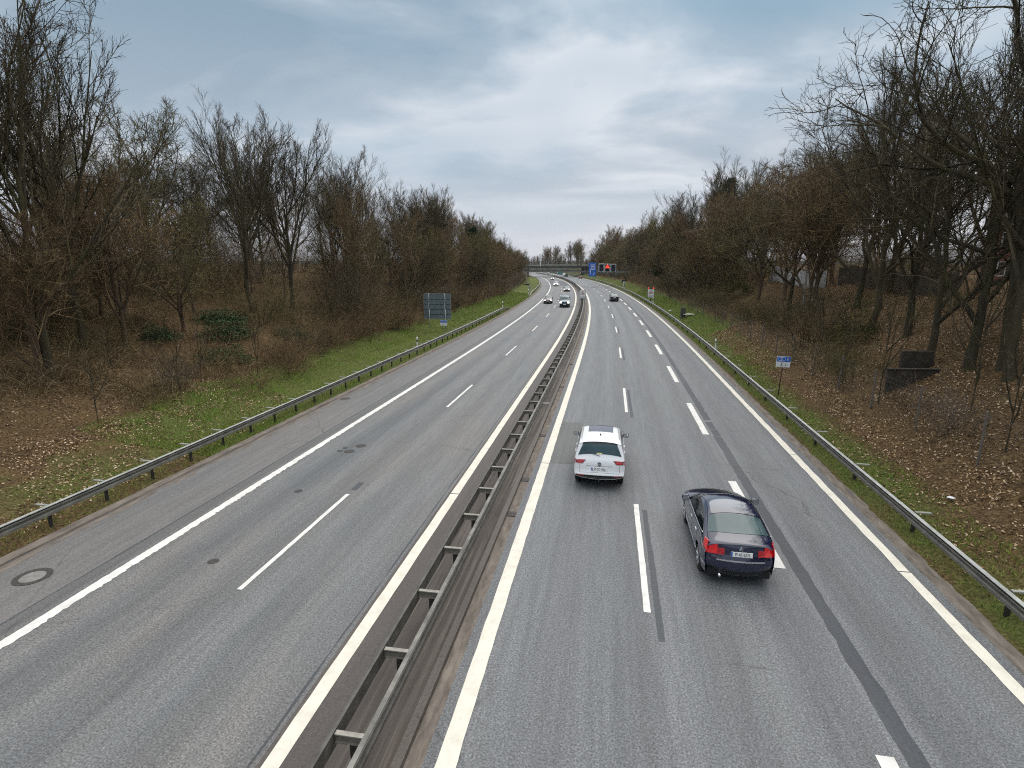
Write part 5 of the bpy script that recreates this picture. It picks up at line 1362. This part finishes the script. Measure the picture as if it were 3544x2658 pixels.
def grass_mass():
    rg = np.random.default_rng(8)
    def sc(n, s0, s1, ua, ub, pw=1.5): return s0 + (s1 - s0) * rg.random(n) ** pw, ua + (ub - ua) * rg.random(n)
    A = [sc(95000, 20, 150, -23.2, -16.5, 1.6), sc(14000, 8, 40, -18.6, -16.45), sc(22000, 24, 60, -24, -20), sc(30000, 40, 150, 9.0, 12.6, 1.5), sc(20000, 8, 48, 9.0, 10.9), sc(14000, 62, 190, 10, 14.5)]
    s = np.concatenate([a[0] for a in A]); u = np.concatenate([a[1] for a in A])
    cl = .5 + .5 * np.sin(s * .8 + 1.7 * np.sin(u * 1.1)) * np.sin(u * 1.9 + .6 * s); keep = rg.random(len(s)) < .35 + .65 * cl; s, u = s[keep], u[keep]
    m = len(s); b = road(s, u, ground(s, u) - .01); far = np.clip(s / 40, 1, 2.6)[:, None]
    az = rg.random((m, 1)) * 2 * PI; w = .010 * far; h = (.05 + .12 * rg.random((m, 1))) * (.8 + .2 * far); e = np.concatenate([np.cos(az), np.sin(az), 0 * az], 1)
    tip = b + np.concatenate([rg.normal(size=(m, 2)) * .05, h], 1)
    V = np.stack([b - e * w, b + e * w, tip], 1).reshape(-1, 3)
    o = link('grass', mesh_np('grass', V, None, np.arange(3 * m).reshape(-1, 3), M['grass'])); o['kind'] = 'stuff'
grass_mass()

def far_wood():
    rg = np.random.default_rng(9); m = MB()
    n = 760; x = -260 + 380 * rg.random(n); y = 660 + 130 * rg.random(n) + .1 * np.abs(x); h = 10 + 6 * rg.random(n) + 2 * np.sin(x * .05)
    P = np.zeros((n, 4, 3)); P[:, :, 0] = x[:, None]; P[:, :, 1] = y[:, None]; P[:, :, 2] = h[:, None] * np.linspace(0, 1, 4)[None]
    Rr = np.repeat(np.array([[.5, .4, .25, .1]]), n, 0); V, q = tubes_np(P, Rr, 4); m.add(V, q)
    P2, R2, l2 = sprout(P, Rr, 34, (.1, 1), (20, 75), (.16, .34), 4, .05, .2, .8, .16, rg, h); V, q = tubes_np(P2, R2, 3); m.add(V, q)
    o = m.build('far_wood', M['twig_grey']); o['kind'] = 'stuff'
far_wood()
hm = MB(); a = np.linspace(-900, 700, 60); G = np.stack([np.stack([a, np.full(60, 900 + d), zz + 0 * a + (3 * np.sin(a * .01) if zz > 0 else 0)], -1) for d, zz in ((0, 0), (60, 7), (200, 13), (500, 15), (900, 0))]); hm.grid(G); o = hm.build('hills', M['hill_ground'], smooth=True); struct(o)

# ------------------------------------------------------------------ sky, sun, camera
w = bpy.data.worlds.new('World'); scene.world = w; w.use_nodes = True
t = w.node_tree; bg = t.nodes['Background']
SUN_EL, SUN_AZ = 48.0, 25.0          # overcast: a broad veiled sun ahead and to the right
sky = N(t, 'ShaderNodeTexSky', sky_type='NISHITA'); sky.sun_disc = False; sky.sun_elevation = R(SUN_EL); sky.sun_rotation = R(SUN_AZ); sky.air_density = 1.2; sky.dust_density = 2.0
tc = N(t, 'ShaderNodeTexCoord'); sep = N(t, 'ShaderNodeSeparateXYZ'); L(t, tc.outputs['Generated'], sep.inputs[0])
zc = N(t, 'ShaderNodeMath', operation='MAXIMUM'); L(t, sep.outputs[2], zc.inputs[0]); zc.inputs[1].default_value = 0
za = N(t, 'ShaderNodeMath', operation='ADD'); L(t, zc.outputs[0], za.inputs[0]); za.inputs[1].default_value = .16
dv = N(t, 'ShaderNodeVectorMath', operation='DIVIDE'); L(t, tc.outputs['Generated'], dv.inputs[0]); cb = N(t, 'ShaderNodeCombineXYZ')
for i in range(3): L(t, za.outputs[0], cb.inputs[i])
L(t, cb.outputs[0], dv.inputs[1]); mp = N(t, 'ShaderNodeMapping'); mp.inputs['Scale'].default_value = (.8, 1.0, 0); mp.inputs['Location'].default_value = (3.2, 1.4, 0); L(t, dv.outputs[0], mp.inputs['Vector'])
n1 = N(t, 'ShaderNodeTexNoise'); setin(n1, Scale=1.15, Detail=6, Roughness=.52, Distortion=.35); L(t, mp.outputs[0], n1.inputs['Vector'])
n2 = N(t, 'ShaderNodeTexNoise'); setin(n2, Scale=.55, Detail=3, Roughness=.5); L(t, mp.outputs[0], n2.inputs['Vector'])
K = 10.0
cloud = ramp(t, n1.outputs['Fac'], [(.37, (.29, .40, .50)), (.46, (.42, .51, .60)), (.52, (.62, .68, .75)), (.60, (.92, .93, .96))])
blue = mix(t, ramp(t, n2.outputs['Fac'], [(.42, 0.0), (.60, .65)]), cloud, (.26, .43, .57))
hz = ramp(t, sep.outputs[2], [(0.0, 1.0), (.16, 0.35), (.34, 0.0)])
cl = mix(t, hz, blue, (.70, .72, .79))
# an overcast sky is about three times brighter overhead than at the horizon
zen = ramp(t, sep.outputs[2], [(.45, 1.0), (.95, 1.0)]); zen_ = N(t, 'ShaderNodeMapRange'); setin(zen_, From_Min=.42, From_Max=.95, To_Min=1.0, To_Max=3.6); L(t, sep.outputs[2], zen_.inputs['Value'])
zt = N(t, 'ShaderNodeMapRange'); setin(zt, From_Min=.42, From_Max=.75, To_Min=0.0, To_Max=.9); L(t, sep.outputs[2], zt.inputs['Value'])
cl = mix(t, zt.outputs[0], cl, (.595, .59, .585))
sc_ = N(t, 'ShaderNodeVectorMath', operation='SCALE'); L(t, cl, sc_.inputs[0]); L(t, zen_.outputs[0], sc_.inputs['Scale'])
s10 = N(t, 'ShaderNodeVectorMath', operation='SCALE'); L(t, sc_.outputs[0], s10.inputs[0]); s10.inputs['Scale'].default_value = K
L(t, mix(t, .93, sky.outputs[0], s10.outputs[0]), bg.inputs['Color']); bg.inputs['Strength'].default_value = .1
ld = bpy.data.lights.new('sun', 'SUN'); ld.energy = 1.3; ld.angle = R(60); ld.color = (1, .96, .9)
so = bpy.data.objects.new('sun', ld); COL.objects.link(so); so.rotation_euler = (R(90 - SUN_EL), 0, R(180 - SUN_AZ)); so.location = (0, 0, 60)

cam = bpy.data.cameras.new('camera'); co = bpy.data.objects.new('camera', cam); COL.objects.link(co)
co.location = (0, 0, 8.04); co.rotation_euler = (R(90 - 12.2935), 0, R(9.8842)); cam.sensor_width = 36; cam.lens = 36 * 1200 / 2212; cam.clip_end = 5000; cam.clip_start = .1
scene.camera = co
vs = scene.view_settings; vs.view_transform = 'Standard'; vs.look = 'None'; vs.exposure = 0; vs.gamma = 1; vs.use_curve_mapping = False

scene.cycles.filter_width = 1.1

# ------------------------------------------------------------------ air
HZ = MB().box((-60, 380, 16), (1000, 1000, 38)); hv = HZ.build('haze', None); hv['kind'] = 'stuff'
hm_ = bpy.data.materials.new('haze'); hm_.use_nodes = True; t = hm_.node_tree; t.nodes.clear()
out = N(t, 'ShaderNodeOutputMaterial'); pv = N(t, 'ShaderNodeVolumePrincipled'); pv.inputs['Color'].default_value = (.86, .90, .96, 1); pv.inputs['Density'].default_value = .00006; pv.inputs['Anisotropy'].default_value = .2
L(t, pv.outputs[0], out.inputs['Volume']); hv.data.materials.append(hm_)

scene.cycles.use_denoising = False

scene.cycles.sample_clamp_indirect = 3.0
